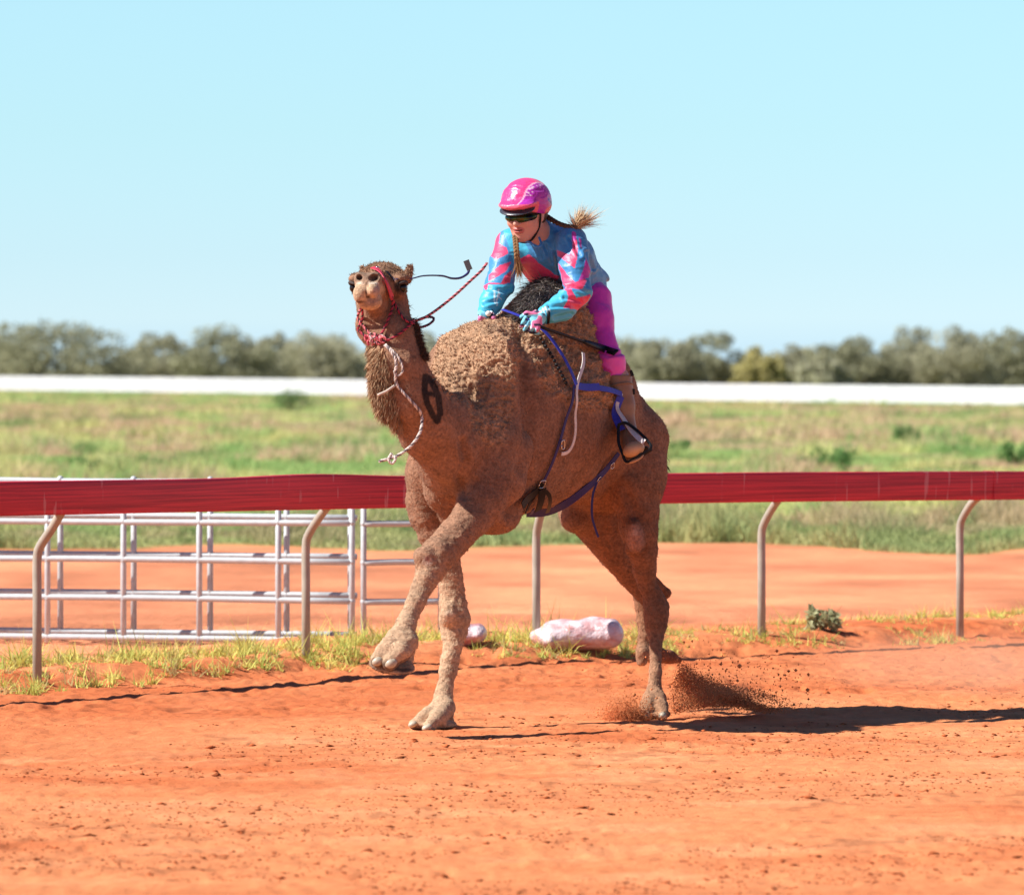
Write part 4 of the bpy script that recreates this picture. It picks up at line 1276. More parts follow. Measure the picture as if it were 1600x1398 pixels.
# ------------------------------------------------------------------ harness and saddle
hr = empty("saddle", P(905, 520, 26.5))
tag(hr, "racing saddle with blue webbing straps and a black stirrup on the camel's flank", "saddle")
strap("shoulder_strap", [(783, 502), (800, 508), (822, 517), (842, 532), (862, 560), (876, 585), (885, 606)], .022, M_BLUE, hr, off=.022, n=44)
strap("shoulder_strap", [(884, 606), (882, 640), (875, 672), (866, 702), (856, 728), (845, 750)], .016, M_NAVY, hr)
strap("white_strap", [(900, 560), (902, 574), (893, 592), (886, 612), (890, 640), (893, 668), (889, 692), (880, 708), (871, 707)], .017, M_WLEA, hr, off=.016, n=40)
strap("saddle_strap", [(885, 606), (905, 609), (925, 608)], .034, M_BLUE, hr, off=.012, n=14)
strap("saddle_strap", [(925, 610), (942, 613), (958, 619)], .026, M_BLUE, hr, off=.012, n=12)
strap("shoulder_strap", [(845, 752), (838, 760), (826, 778), (815, 800)], .03, M_BLACK, hr, off=.01)
# row of padding beads under the shoulder strap
mb = MB()
for i in range(13):
    t = i / 12
    q = smooth_path(np.array([[838, 538, 0], [852, 560, 0], [864, 582, 0], [874, 602, 0]], float), 13)[i]
    p, n = surf(q[0], q[1], .006); mb.ball(p, .0085, seg=8, ring=6)
mb.build("bead_row", M_BLACK, hr)
# girth under the belly
gp, gn = strap_path([(822, 806), (850, 797), (880, 783), (905, 765), (925, 748), (945, 728), (962, 706)], .010, 34, 26.2)
gn = gn + np.array([0, -.9, .15]); gn /= np.linalg.norm(gn, axis=1)[:, None]
ribbon(MB(), gp, gn, np.linspace(.056, .018, 34), .005).build("girth", M_NAVY, hr, smooth=False)
# the girth's far half, wrapping under and up the other side
g0 = gp[0]; far = [g0, g0 + LEFT * -.12 + UP * -.035, g0 + LEFT * -.30 + UP * .02, g0 + LEFT * -.52 + UP * .18 + HEAD * -.05]
far = smooth_path(far, 24); fn = []; fq = []
for q in far:
    h, n, i, d_ = bvh.find_nearest(Vector(q.tolist())); fq.append(np.array(h) + np.array(n) * .01); fn.append(np.array(n))
ribbon(MB(), np.array(fq), np.array(fn), .05, .005).build("girth", M_NAVY, hr, smooth=False)
# dangling tail of the girth
p0, _ = surf(926, 748, .02)
dg = smooth_path([p0, P(926, 775, p0[1] - .01), P(925, 805, p0[1] - .02), P(930, 825, p0[1] - .02), P(935, 839, p0[1] - .02)], 20)
ribbon(MB(), dg, np.tile(np.array([0, -1.0, .1]), (20, 1)), .010, .003).build("strap_end", M_NAVY, hr, smooth=False)
# black girth cover and its buckle near the elbow
p, n = surf(828, 772, .014)
strap("girth_cover", [(806, 789), (814, 777), (826, 766), (834, 759)], .042, M_BLACK, hr, off=.026, n=14)
strap("girth_cover", [(840, 757), (838, 772), (833, 788)], .042, M_BLACK, hr, off=.030, n=12)
strap("girth_cover", [(838, 759), (848, 761), (853, 772), (851, 790)], .020, M_BLACK, hr, off=.026, n=14)
strap("shoulder_strap", [(829, 790), (827, 797)], .018, M_NAVY, hr, off=.012, n=5)
def ring(px, py, rx, ry, rad, parent, name="buckle", mat=None, off=.014, ang=0, Yg=26):
    c, n = surf(px, py, off, Yg); u = unit(np.cross(n, [0, 0, 1])); v = np.cross(n, u)
    a = np.linspace(0, 2 * math.pi, 25)
    ca, sa = math.cos(ang), math.sin(ang)
    pts = [c + (u * ca + v * sa) * rx * math.copysign(abs(math.cos(t)) ** .6, math.cos(t)) + (v * ca - u * sa) * ry * math.copysign(abs(math.sin(t)) ** .6, math.sin(t)) for t in a]
    return MB().tube(pts, rad, 6).build(name, mat or M_CHROME, parent)
ring(843, 753, .018, .020, .003, hr)
ring(873, 693, .011, .021, .0028, hr, off=.02, ang=.2)
ring(951, 724, .012, .016, .0026, hr, off=.018, ang=.7)
ring(930, 744, .010, .014, .0026, hr, off=.018)
# saddle seat and pad, mostly under the rider
f = Field(P(905, 520, 26.5) - .42, P(905, 520, 26.5) + .42, .011)
f.chain([(P(893, 508, 26.42), (.13, .035)), (P(916, 530, 26.55), (.15, .03)), (P(936, 562, 26.70), (.14, .035))], .03, side=LEFT)
V, Q = f.mesh(2); np_mesh("seat", V, Q, M_BLACK, hr)

# stirrup: leathers, then the iron round the boot
lea = smooth_path([surf(958, 618, .012)[0], P(964, 636, 26.13), P(975, 656, 26.08), P(987, 674, 26.03), P(999, 686, 25.98), P(1007, 691, 25.96)], 26)
vn = np.tile(unit([.3, -1, .2]), (26, 1))
ribbon(MB(), lea, vn, np.linspace(.014, .026, 26), .005).build("stirrup_leather", M_WLEA, hr, smooth=False, bevel=.001)
le2 = smooth_path([surf(957, 622, .010)[0], P(961, 645, 26.13), P(967, 664, 26.09), P(972, 672, 26.07)], 16)
ribbon(MB(), le2, np.tile(unit([.3, -1, .2]), (16, 1)), .034, .004).build("stirrup_leather", M_BLUE, hr, smooth=False)
iron = [P(966, 664, 26.05), P(966, 690, 26.02), P(972, 708, 26.00), P(979, 722, 25.99), P(996, 713, 25.97), P(1016, 701, 25.96), P(1013, 691, 25.98), P(1003, 680, 26.00), P(990, 669, 26.03), P(977, 661, 26.04), P(966, 664, 26.05)]
ip = smooth_path(iron, 60)
ribbon(MB(), ip, np.gradient(ip, axis=0) * 0 + unit([.2, -1, .25]), .013, .009).build("stirrup_iron", M_BLACK, hr, smooth=False, bevel=.002)
tr = smooth_path([P(980, 722, 26.07), P(998, 712, 26.05), P(1015, 701, 26.03)], 10)
ribbon(MB(), tr, np.tile(unit([.2, .3, 1]), (10, 1)), .05, .007).build("stirrup_tread", M_BLACK, hr, smooth=False)

# ------------------------------------------------------------------ halter and ropes
hb = empty("halter", H(.2, 0, 0)); tag(hb, "pink noseband and red black rope halter on the camel's head", "halter")
RB = (0.38, 0.03, 0.06); BK = (0.015, 0.012, 0.02); PK = (0.62, 0.16, 0.18)
M_PINK = mat_plain("pink_webbing", (0.55, 0.035, 0.07), .6, noise=.15, nscale=90)
strap("noseband", [(584, 423), (589, 426), (596, 437), (602, 450), (608, 464)], .026, M_PINK, hb, off=.008, n=22, Yg=24.95)
strap("cheek_strap", [(600, 428), (606, 434), (612, 441)], .022, M_BLACK, hb, off=.008, n=10, Yg=25.0)
ring(590, 424, .007, .008, .003, hb, "ring", off=.012, Yg=24.95)
# strap("browband", [(612, 414), (621, 420), (629, 426), (636, 432)], .010, M_BLACK, hb, off=.010, n=12, Yg=25.1)
ring(611, 439, .005, .008, .003, hb, "ring", mat=M_WLEA, off=.010, Yg=25.0)
def rope_px(name, pxs, parent, r=.0055, ca=RB, cb=BK, off=.010, Yg=25.05, n=26):
    p, _ = strap_path(pxs, off, n, Yg)
    mb = rope_geo(MB(), p, r, ca, cb)
    return mb.build(name, M_ATTR, parent, color=True)
rope_px("rope", [(607, 462), (609, 478), (608, 500), (602, 516), (595, 528)], hb)
rope_px("rope", [(607, 464), (615, 480), (624, 495), (632, 506), (642, 506)], hb)
rope_px("rope", [(551, 468), (549, 482), (552, 500), (562, 514), (578, 526)], hb, Yg=25.0)
rope_px("rope", [(556, 474), (559, 490), (567, 505), (580, 520), (590, 530)], hb, ca=PK, Yg=25.0)
rope_px("rope", [(642, 506), (632, 515), (620, 525), (606, 533), (592, 536)], hb)
# rope_px("throat_strap", [(642, 470), (645, 484), (644, 500), (636, 508)], hb, r=.010, ca=BK, cb=(.03, .02, .03))
kn = MB(); kr = np.random.default_rng(3)
for i in range(9):
    c = surf(576 + 28 * kr.random(), 523 + 16 * kr.random(), .014, 25.0)[0]
    a = np.linspace(0, 5.2, 9); u = unit(kr.normal(size=3) * [1, .4, 1]); v = unit(np.cross(u, [0, 1, .2]))
    rr = .010 + .007 * kr.random()
    rope_geo(kn, [c + u * rr * math.cos(t) + v * rr * .8 * math.sin(t) for t in a], .0050, (RB, PK, (.6, .4, .38))[i % 3], BK if i % 2 else PK, n=20)
kn.build("knot", M_ATTR, hb, color=True)

rr_ = empty("rein", P(690, 440, 25.4)); tag(rr_, "loose black rein with a grey end tab flying back from the camel's eye", "rein")
rp = smooth_path([surf(618, 438, .010, 25.1)[0], P(640, 436, 25.16), P(662, 431, 25.24), P(690, 431, 25.34), (P(706, 435, 25.4)), P(720, 434, 25.46), P(731, 427, 25.5), P(733, 420, 25.51)], 44)
MB().tube(rp, np.r_[np.linspace(.0028, .0036, 24), np.linspace(.004, .006, 20)], 8).build("strap", M_NAVY, rr_)
tabp = np.array([P(734, 422, 25.50), P(731, 415, 25.50), P(728, 407, 25.50)])
ribbon(MB(), tabp, np.tile([.3, -1., 0], (3, 1)), .026, .005).build("end_tab", mat_plain("grey_leather", (.12, .13, .13), .5), rr_, smooth=False)

ro = MB()
rope_geo(ro, [surf(641, 505, .010, 25.2)[0], P(650, 501, 25.18), P(664, 496, 25.22), P(684, 483, 25.32), P(710, 462, 25.44), P(736, 438, 25.56), P(752, 423, 25.63), P(761, 411, 25.66)], .0060, PK, BK, .035)
rope_geo(ro, [surf(641, 507, .010, 25.2)[0], P(655, 511, 25.17), P(668, 508, 25.2), P(677, 501, 25.24), P(676, 496, 25.26), P(664, 496, 25.23), P(650, 501, 25.2)], .0055, (.16, .03, .08), BK, .035)
tag(ro.build("rope", M_ATTR, color=True), "pink and black twisted rope flying up from the camel's neck towards the rider", "rope")
ro = MB(); GW = (.62, .55, .50); GD = (.16, .13, .13)
lead = [surf(603, 541, .012, 25.0)[0], surf(612, 552, .014, 25.0)[0], surf(619, 566, .014, 25.0)[0], surf(618, 582, .014, 25.0)[0], surf(621, 600, .014, 25.0)[0], surf(637, 620, .014, 25.1)[0], surf(652, 637, .014, 25.1)[0]]
hang = [P(659, 652, 25.02), P(658, 670, 24.98), P(650, 687, 24.96), P(636, 702, 24.95), P(618, 713, 24.94), P(592, 721, 24.93)]
rope_geo(ro, lead + hang, .0065, GW, GD, .04)
rope_geo(ro, [P(612, 708, 24.94), P(607, 718, 24.93), P(613, 724, 24.93), P(618, 716, 24.93), P(611, 712, 24.94), P(606, 720, 24.93)], .006, GW, GW, .04)
rope_geo(ro, [surf(604, 540, .012, 25.0)[0], surf(619, 556, .016, 25.0)[0], surf(627, 570, .016, 25.0)[0], surf(628, 580, .016, 25.0)[0], surf(620, 586, .016, 25.)[0], surf(616, 578, .016, 25.)[0]], .005, GW, GD, .04)
ro.tube([P(591, 617, 24.93), surf(604, 609, .03, 24.95)[0], surf(617, 600, .02, 25.0)[0]], .006, 8, col=(.6, .5, .42))
tag(ro.build("lead_rope", M_ATTR, color=True), "grey and white lead rope hanging in a curve below the camel's neck", "rope")

# ------------------------------------------------------------------ the rider
FC = P(822, 336, 26.05)
rF = unit([-.42, -.88, -.20]); rS = unit(np.cross(rF, UP)); rS = rS if rS[0] > 0 else -rS
rU = unit(np.cross(rS, rF)); rU = rU if rU[2] > 0 else -rU
def G(f, s, u): return FC + rF * f + rS * s + rU * u
RA = (rF, rS, rU)
# limbs: (point, radius of the clothed limb)
torso = [(P(843, 384, 26.20), (.165, .095)), (P(865, 412, 26.32), (.150, .115)), (P(896, 440, 26.46), (.115, .105)), (P(914, 466, 26.56), (.110, .10))]
armL = [(P(893, 378, 26.06), .070), (P(899, 420, 25.98), .066), (P(902, 457, 25.92), .058), (P(876, 482, 25.86), .054), (P(853, 492, 25.80), .040)]
armR = [(P(797, 382, 26.22), .068), (P(787, 412, 26.16), .060), (P(780, 446, 26.10), .060), (P(768, 472, 26.02), .048), (P(761, 486, 25.97), .040)]
legL = [(P(929, 468, 26.42), .080), (P(933, 502, 26.34), .072), (P(944, 540, 26.27), .053), (P(955, 566, 26.22), .058), (P(961, 592, 26.22), .050)]
def refl(p):
    p = np.asarray(p); ax = P(905, 500, 26.5); dd = (p - ax) @ LEFT
    return p - 2 * dd * LEFT
legR = [(refl(p) , r) for p, r in legL]
bootL = [(P(964, 590, 26.23), .070), (P(973, 635, 26.20), .054), (P(978, 668, 26.18), .043)]
bootR = [(refl(p), r) for p, r in bootL]

def add_hand(f, wrist, knuck, tips, back, r=.0092, thumb=None):
    """palm, four curled fingers of different length, and a thumb from the side of the palm"""
    mid = np.mean(knuck, axis=0)
    ax = unit(mid - wrist); sd = unit(knuck[-1] - knuck[0]); bk = unit(np.cross(ax, sd))
    f.seg(wrist, wrist + (mid - wrist) * .35, .026, .028, .012)
    f.ell((wrist + mid) / 2 + (mid - wrist) * .1, (np.linalg.norm(mid - wrist) * .55, .038, .017), (ax, sd, bk), .012)
    for k, tp in zip(knuck, tips):
        a, b, c = tp
        f.chain([(k, r * 1.12), (a, r), (b, r * .95), (c, r * .85)], .004)
    if thumb is not None: f.chain([(thumb[0], .014), (thumb[1], .0115), (thumb[2], .0095)], .008)

def hand_points(wrist, kn_px, tip_px, Yk, fwd):
    kn = [P(x, y, Yk) for x, y in kn_px]
    tips = []
    for (x, y), k in zip(tip_px, kn):
        b = P(x, y, Yk + .002)
        a = (k + b) / 2 + np.array([0, -.010, 0])
        tips.append((a, b, b + fwd))
    return kn, tips

# gloves with fingers
gf_ = Field(P(800, 530, 25.6) - [0, 0, .02], P(870, 470, 25.95), .0026)
wrL = P(851, 492, 25.79)
knL, tpL = hand_points(wrL, [(821, 497), (826, 503), (833, 507.5), (841, 510)], [(815, 509), (820, 515), (829, 518), (837, 519.5)], 25.735, np.array([.012, .022, -.004]))
add_hand(gf_, wrL, knL, tpL, None, thumb=[P(836, 492, 25.755), P(823, 490, 25.75), P(815, 495, 25.77)])
GLV, GLQ = gf_.mesh(1)
gf_ = Field(P(735, 525, 25.75) - [0, 0, .02], P(790, 470, 26.15), .0026)
wrR = P(762, 486, 25.97)
knR, tpR = hand_points(wrR, [(751, 492), (754, 497), (758, 500), (762, 502)], [(749, 503), (752, 508), (757, 511), (761, 512)], 25.93, np.array([.016, .022, -.004]))
add_hand(gf_, wrR, knR, tpR, None, thumb=[P(768, 490, 25.93), P(771, 497, 25.91), P(768, 504, 25.91)])
GRV, GRQ = gf_.mesh(1)

person = empty("person", P(925, 470, 26.5))
tag(person, "person in pink helmet, blue and pink racing silks and magenta trousers riding the camel", "person")
# continuous body under the clothes
bf = Field(np.array([-.24, 25.72, 1.16]), np.array([.70, 27.05, 2.56]), .0052)
th = lambda ch, dr: [(p, (tuple(x - dr for x in r) if isinstance(r, tuple) else r - dr)) for p, r in ch]
bf.chain(th(torso, .014), .03, side=LEFT)
for ch in (armL, armR, legL, legR, bootL, bootR): bf.chain(th(ch, .014), .02)
bf.chain([(P(978, 668, 26.18), .03), (P(984, 690, 26.10), .028), (P(988, 702, 26.03), .025)], .02)
bf.seg(refl(P(978, 668, 26.18)), refl(P(988, 702, 26.03)), .03, .025, .02)
bf.chain([(P(850, 380, 26.20), .062), (P(840, 362, 26.12), .056), (G(-.03, 0, -.05), .056)], .03)
bf.ell(G(-.012, 0, .035), (.098, .078, .098), RA, .03)
bf.ell(G(.030, 0, -.020), (.070, .066, .075), RA, .03)
bf.chain([(G(.035, 0, -.060), (.050, .036)), (G(.066, 0, -.086), (.026, .024))], .03, side=rS)
bf.seg(G(.02, .045, -.045), G(.055, .022, -.088), .022, .018, .03); bf.seg(G(.02, -.045, -.045), G(.055, -.022, -.088), .022, .018, .03)
for s in (-1, 1):
    bf.ell(G(.070, .036 * s, -.022), (.026, .026, .022), RA, .02)            # cheekbones
    bf.ell(G(-.008, .077 * s, -.006), (.018, .008, .030), (unit(rF * .9 + rU * .3), rS, unit(rU * .95 - rF * .25)), .006)  # ears
bf.seg(G(.098, 0, .008), G(.118, 0, -.020), .0085, .0125, .010)              # nose
bf.ell(G(.106, 0, -.026), (.012, .017, .009), RA, .006)
bf.ell(G(.094, 0, -.0475), (.014, .027, .0068), RA, .005)                    # lips
bf.ell(G(.091, 0, -.0610), (.014, .024, .0072), RA, .005)
bf.ell(G(.104, 0, -.0540), (.012, .022, .0022), RA, .003, sub=True)
for s in (-1, 1): bf.ell(G(.100, .032 * s, .006), (.014, .018, .012), RA, .012, sub=True)
BV, BQ = bf.mesh(1); del bf
hd = BV - FC; f_, s_, u_ = hd @ rF, hd @ rS, hd @ rU
sk = np.tile(np.array([.60, .30, .22]), (len(BV), 1))
lp = (np.abs(s_) < .027) & (np.abs(u_ + .054) < .0145) & (f_ > .088)
sk[lp] = (.50, .15, .13)
sk[(np.abs(u_ + .054) < .003) & (np.abs(s_) < .021) & (f_ > .07) & (f_ < .11)] = (.10, .03, .03)
ck = (np.exp(-(((np.abs(s_) - .036) / .02) ** 2 + ((u_ + .025) / .018) ** 2)) * (f_ > .05))[:, None]
sk = sk * (1 - .25 * ck) + np.array([.62, .20, .16]) * .25 * ck
M_SKIN = mat_plain("skin", (1, 1, 1), .5, noise=.05, nscale=30, attr=True, sub=.12)
np_mesh("body", BV, BQ, M_SKIN, person, color=sk)

def cloth_noise(V, N, a, seed, st=(.05, .05, .05)):
    r = 1 - np.abs(fbm(V, st, seed, 3) * 2 - 1) * 2
    return V + N * (r * a)[:, None]

# silks
sf = Field(np.array([-.24, 25.70, 1.70]), np.array([.60, 26.85, 2.40]), .0038)
sf.chain(torso[:3] + [(P(910, 453, 26.53), (.115, .105))], .035, side=LEFT)
sf.chain(armL[:2], .05); sf.chain(armL[1:], .025); sf.chain(armR[:2], .05); sf.chain(armR[1:], .025)
sf.seg(P(848, 372, 26.18), P(843, 362, 26.14), .070, .062, .03)
sf.ell(P(935, 428, 26.58), (.055, .06, .022), (unit([.6, .4, -.5]), unit([-.5, .8, 0]), unit([.5, .2, .8])), .03)
sf.chain([(P(873, 378, 26.26), .088), (P(893, 402, 26.40), .095), (P(910, 430, 26.50), .088)], .04)
sf.ell(G(.02, 0, -.075), (.06, .052, .05), RA, .01, sub=True)
SV, SQ = sf.mesh(1); del sf
SN = normals(SV, SQ)
spx = to_px(SV)
SV = cloth_noise(SV, SN, .0045, 3, (.11, .11, .05))
# folds: forearms and elbow creases
def foldset(V, N, px, paths, w, dep):
    for pth in paths:
        dd = path_dist(px, pth); V = V - N * (np.exp(-(dd / w) ** 2) * dep)[:, None]
        V = V + N * (np.exp(-((dd - 2 * w) / w) ** 2) * dep * .7)[:, None]
    return V
SV = foldset(SV, SN, spx, [[(878, 452), (897, 448), (918, 458)], [(882, 466), (905, 470)], [(858, 480), (885, 478)], [(866, 496), (892, 490)], [(868, 395), (872, 430), (880, 450)],
                           [(762, 452), (785, 456), (797, 450)], [(758, 475), (776, 470)], [(840, 380), (846, 402)], [(852, 384), (862, 408)], [(915, 395), (925, 420)], [(890, 372), (905, 400)]], 2.6, .006)
blue = np.array([.035, .235, .50]); cyan = np.array([.045, .42, .62]); pink = np.array([.74, .045, .15]); mag = np.array([.50, .035, .36])
sc = np.tile(blue, (len(SV), 1))
fa = in_poly(spx, [(840, 470), (880, 455), (925, 455), (925, 520), (835, 520)]) | in_poly(spx, [(740, 446), (800, 444), (800, 510), (740, 510)])
sc[fa] = cyan
lt = in_poly(spx, [(783, 350), (812, 365), (828, 392), (805, 420), (795, 385)]); sc[lt] = cyan
vis = SN[:, 1] < .35
def pol(pl, c):
    m = in_poly(spx, pl) & vis; sc[m] = c
pol([(812, 404), (820, 400), (828, 397), (842, 410), (874, 433), (868, 442), (866, 455), (825, 460), (815, 432)], pink)
pol([(872, 391), (890, 399), (895, 389), (893.5, 363), (899, 363), (903, 397), (898, 420), (873, 399.5)], pink)
pol([(874, 411), (887, 429.5), (899.5, 442), (912, 435), (917, 438), (910, 451), (884.5, 451), (880, 438)], pink)
pol([(914.5, 402.7), (922, 419), (919, 434), (904, 439), (912, 419)], mag)
pol([(893, 363), (899, 363), (900, 376), (894, 378)], mag)
pol([(904, 372), (908, 376), (908, 390), (905, 386)], mag)
pol([(884.5, 454), (893, 453), (899.5, 466), (921, 459.6), (919, 470), (902, 484), (880, 481), (888, 466)], pink)
pol([(874, 452), (884, 450), (893, 453), (884, 456)], (.62, .12, .28))
pol([(776, 371.6), (783.6, 361), (779, 380), (792, 387.7), (794, 397), (776, 406), (768, 401), (770, 385)], pink)
pol([(781.5, 414.5), (800, 408), (790, 425), (764, 440), (764, 430)], pink)
pol([(798.7, 423), (796.5, 442), (781.5, 444.5), (788, 431.7)], (.70, .04, .10))
pol([(757, 447), (765, 442), (790, 444), (765, 446), (759, 455)], pink)
# pale stitched marks on the right forearm and left cuff
for ln in ([(770, 454), (776, 455)], [(772, 454), (773, 474)], [(779, 453), (775, 478)], [(776, 463), (783, 468)], [(780, 460), (776, 467)], [(848, 482), (851, 490)], [(852, 481), (855, 489)], [(856, 480), (858, 487)]):
    dd = path_dist(spx, ln); m = (dd < .9) & vis; sc[m] = (.55, .72, .78)
# back panel: repeat a pink chevron so that the silks hold up from behind
bk = (~vis) & (np.abs(((spx[:, 0] - 850) * .6 + (spx[:, 1] - 400)) % 60 - 30) < 9); sc[bk] = pink
def satin(name, bumpd=.002):
    m = mat_plain(name, (1, 1, 1), .46, noise=.06, nscale=40, attr=True, bump=bumpd, bscale=70)
    b = m.node_tree.nodes["Principled BSDF"]; b.inputs["Specular IOR Level"].default_value = .6
    b.inputs["Sheen Weight"].default_value = .15
    return m
M_SATIN = satin("satin")
np_mesh("racing_silks", SV, SQ, M_SATIN, person, color=sc)

# collar zip edge
MB().tube(smooth_path([G(.03, .07, -.10), P(846, 382, 25.99), P(838, 386, 25.98), P(826, 378, 26.0), G(.05, -.05, -.11)], 14), .006, 6, col=(.03, .20, .45)).build("collar", M_SATIN, person, color=True)

# trousers
tf = Field(np.array([-.24, 25.95, 1.45]), np.array([.62, 27.05, 2.12]), .0055)
tf.chain([(P(908, 450, 26.50), (.105, .095)), (P(916, 472, 26.56), (.110, .100))], .03, side=LEFT)
tf.chain(legL, .03); tf.chain(legR, .03)
TV, TQ = tf.mesh(1); TN = normals(TV, TQ); tpx = to_px(TV)
TV = cloth_noise(TV, TN, .003, 12, (.08, .08, .06))
TV = foldset(TV, TN, tpx, [[(930, 548), (950, 556), (972, 552)], [(940, 575), (952, 582)]], 2.5, .004)
tc_ = np.tile(np.array([.66, .045, .50]), (len(TV), 1))
tc_[(in_poly(tpx, [(935, 555), (980, 555), (985, 600), (940, 600)])) & (TN[:, 1] < .3)] = (.76, .07, .50)
np_mesh("trousers", TV, TQ, M_SATIN, person, color=tc_)

# boots
M_BOOT = mat_plain("brown_leather", (0.26, 0.145, 0.078), .5, noise=.15, nscale=25, bump=.001, bscale=60)
M_TAN = mat_plain("tan_leather", (0.52, 0.32, 0.17), .5, noise=.12, nscale=25)
def boot(fn_, side):
    b = [(fn_(p), r) for p, r in bootL]
    f = Field(np.minimum(fn_(P(930, 575, 26.0)), fn_(P(1020, 740, 26.6))) - .18, np.maximum(fn_(P(930, 575, 26.0)), fn_(P(1020, 740, 26.6))) + .18, .0055)
    f.chain(b, .02)
    f.chain([(fn_(P(978, 668, 26.18)), .044), (fn_(P(984, 688, 26.10)), .046), (fn_(P(989, 701, 26.02)), .047)], .02)
    f.seg(fn_(P(965, 592, 26.23)), fn_(P(960, 576, 26.23)), .052, .052, .003, sub=True)
    f.seg(fn_(P(968, 612, 26.22)), fn_(P(969, 617, 26.22)), .062, .061, .006)
    V, Q = f.mesh(1)
    top = fn_(P(962, 586, 26.23))[2]
    V[:, 2] = np.minimum(V[:, 2], top)
    shaft = np_mesh("boot", V, Q, M_BOOT, person)
    f = Field(fn_(P(992, 707, 26.0)) - .13, fn_(P(992, 707, 26.0)) + .13, .004)
    f.ell(fn_(P(990, 702, 25.99)), (.052, .052, .036), (unit([1, 0, .45]), (0, 1, 0), unit([-.45, 0, 1])), .01)
    V, Q = f.mesh(1); np_mesh("toe_cap", V, Q, M_TAN, shaft)
    f = Field(fn_(P(992, 715, 26.03)) - .14, fn_(P(992, 715, 26.03)) + .14, .004)
    f.ell(fn_(P(990, 714, 26.04)), (.052, .085, .014), (unit([1, 0, .5]), unit([0, 1, .25]), unit([-.5, -.25, 1])), .004)
    V, Q = f.mesh(1); np_mesh("sole", V, Q, M_TAN, shaft)
    # strap round the shaft
    return shaft
bt = boot(lambda p: np.asarray(p), 1)
boot(refl, -1)
for (px, py, r) in ((966.5, 605, .0665), (971.5, 632, .0570)):
    c = P(px, py, 26.215); ax = unit(P(973, 635, 26.20) - P(964, 592, 26.23)); u = unit(np.cross(ax, [0, 1, 0])); v = np.cross(ax, u)
    a = np.linspace(0, 2 * math.pi, 30)
    MB().tube([c + u * r * math.cos(t) + v * r * math.sin(t) for t in a], .0035, 6).build("boot_strap", M_BOOT, bt)
mb = MB(); mb.box(P(987, 583, 26.2), (.014, .008, .028), R=[unit([1, 0, .4]), (0, 1, 0), unit([-.4, 0, 1])]); mb.box(P(990, 612, 26.2), (.012, .008, .026)); mb.build("pull_tab", M_BLACK, bt, smooth=False, bevel=.002)

# gloves: pink, cyan and black print
def glove(name, V, Q, seed):
    n1 = vnoise(V, (.024, .03, .012), seed); c = np.tile(np.array([.20, .62, .80]), (len(V), 1))
    px = to_px(V); st = ((px[:, 0] * .9 + px[:, 1] * .5) % 9) < 4.2
    n2 = vnoise(V, (.026, .03, .020), seed + 3); c[n2 > .55] = (.72, .18, .36); c[(n2 > .49) & (n2 < .55)] = (.8, .75, .8); c[n1 > .68] = (.03, .02, .06)
    N = normals(V, Q)
    c[N[:, 1] > .15] = (.02, .02, .03)
    np_mesh(name, V, Q, M_ATTR, person, color=c)
glove("glove", GLV, GLQ, 4); glove("glove", GRV, GRQ, 8)
MB().tube([P(850, 484, 25.81), P(856, 498, 25.80)], .002, 6).tube(smooth_path([wrL + [.012, 0, .035], wrL + [.018, -.035, .0], wrL + [.014, .0, -.036], wrL + [.008, .035, 0], wrL + [.012, 0, .035]], 16), .008, 8).build("cuff", M_BLACK, person)
MB().tube(smooth_path([P(767, 484, 25.95), P(769, 492, 25.92), P(763, 500, 25.91)], 8), .011, 8).build("cuff", M_BLACK, person)
MB().ball(P(763, 490, 25.905), (.013, .008, .013)).build("button", mat_plain("silver_button", (.8, .78, .72), .3), person)

# helmet with silk cap
hf_ = Field(FC - .22, FC + [.22, .22, .26], .0042)
hf_.ell(G(-.014, 0, .066), (.120, .112, .100), RA, .02)
hf_.ell(G(-.075, 0, .035), (.060, .090, .070), RA, .02)
hf_.ell(G(.088, 0, .066), (.058, .086, .022), (unit(rF - rU * .12), rS, unit(rU + rF * .12)), .02)      # peak of the silk
hf_.ell(G(.05, 0, -.142), (.20, .15, .186), RA, .006, sub=True)
HV, HQ = hf_.mesh(1)
HN = normals(HV, HQ); hd = HV - FC; f_, s_, u_ = hd @ rF, hd @ rS, hd @ rU
HV = cloth_noise(HV, HN, .0026, 21, (.05, .05, .016))
hc = np.tile(np.array([.78, .035, .20]), (len(HV), 1))
seam = s_ + .25 * (f_ - .02)
hc[(seam > .058)] = (.42, .02, .38)
hc[(np.abs(seam - .058) < .0035)] = (.80, .35, .50)
hc[(u_ < .030) & (f_ < .0)] = (.75, .03, .09)
hc[(np.abs(u_ - .045 - .5 * (f_ + .06)) < .007) & (f_ < -.01) & (np.abs(s_) > .05)] = (.08, .06, .40)
hc[(u_ < .070) & (f_ > .05)] = (.74, .10, .18)
for ln in ([(.02, .118, .07), (.0, .09, .085)],):
    pass
mk = (vnoise(np.stack([f_, s_, u_], 1), (.007, .02, .006), 5) > .68) & (u_ > .10) & (seam > .058) & (seam < .085)
hc[mk] = (.75, .45, .65)
M_HEL = satin("helmet_silk"); M_HEL.node_tree.nodes["Principled BSDF"].inputs["Roughness"].default_value = .33
hel = np_mesh("helmet", HV, HQ, M_HEL, person, color=hc)
f = Field(G(.08, 0, .01) - .14, G(.08, 0, .01) + .14, .0035)
f.ell(G(.086, 0, .042), (.060, .088, .0105), (unit(rF - rU * .35), rS, unit(rU + rF * .35)), .003)
V, Q = f.mesh(1); np_mesh("visor", V, Q, mat_plain("grey_visor", (.045, .055, .075), .25), hel)
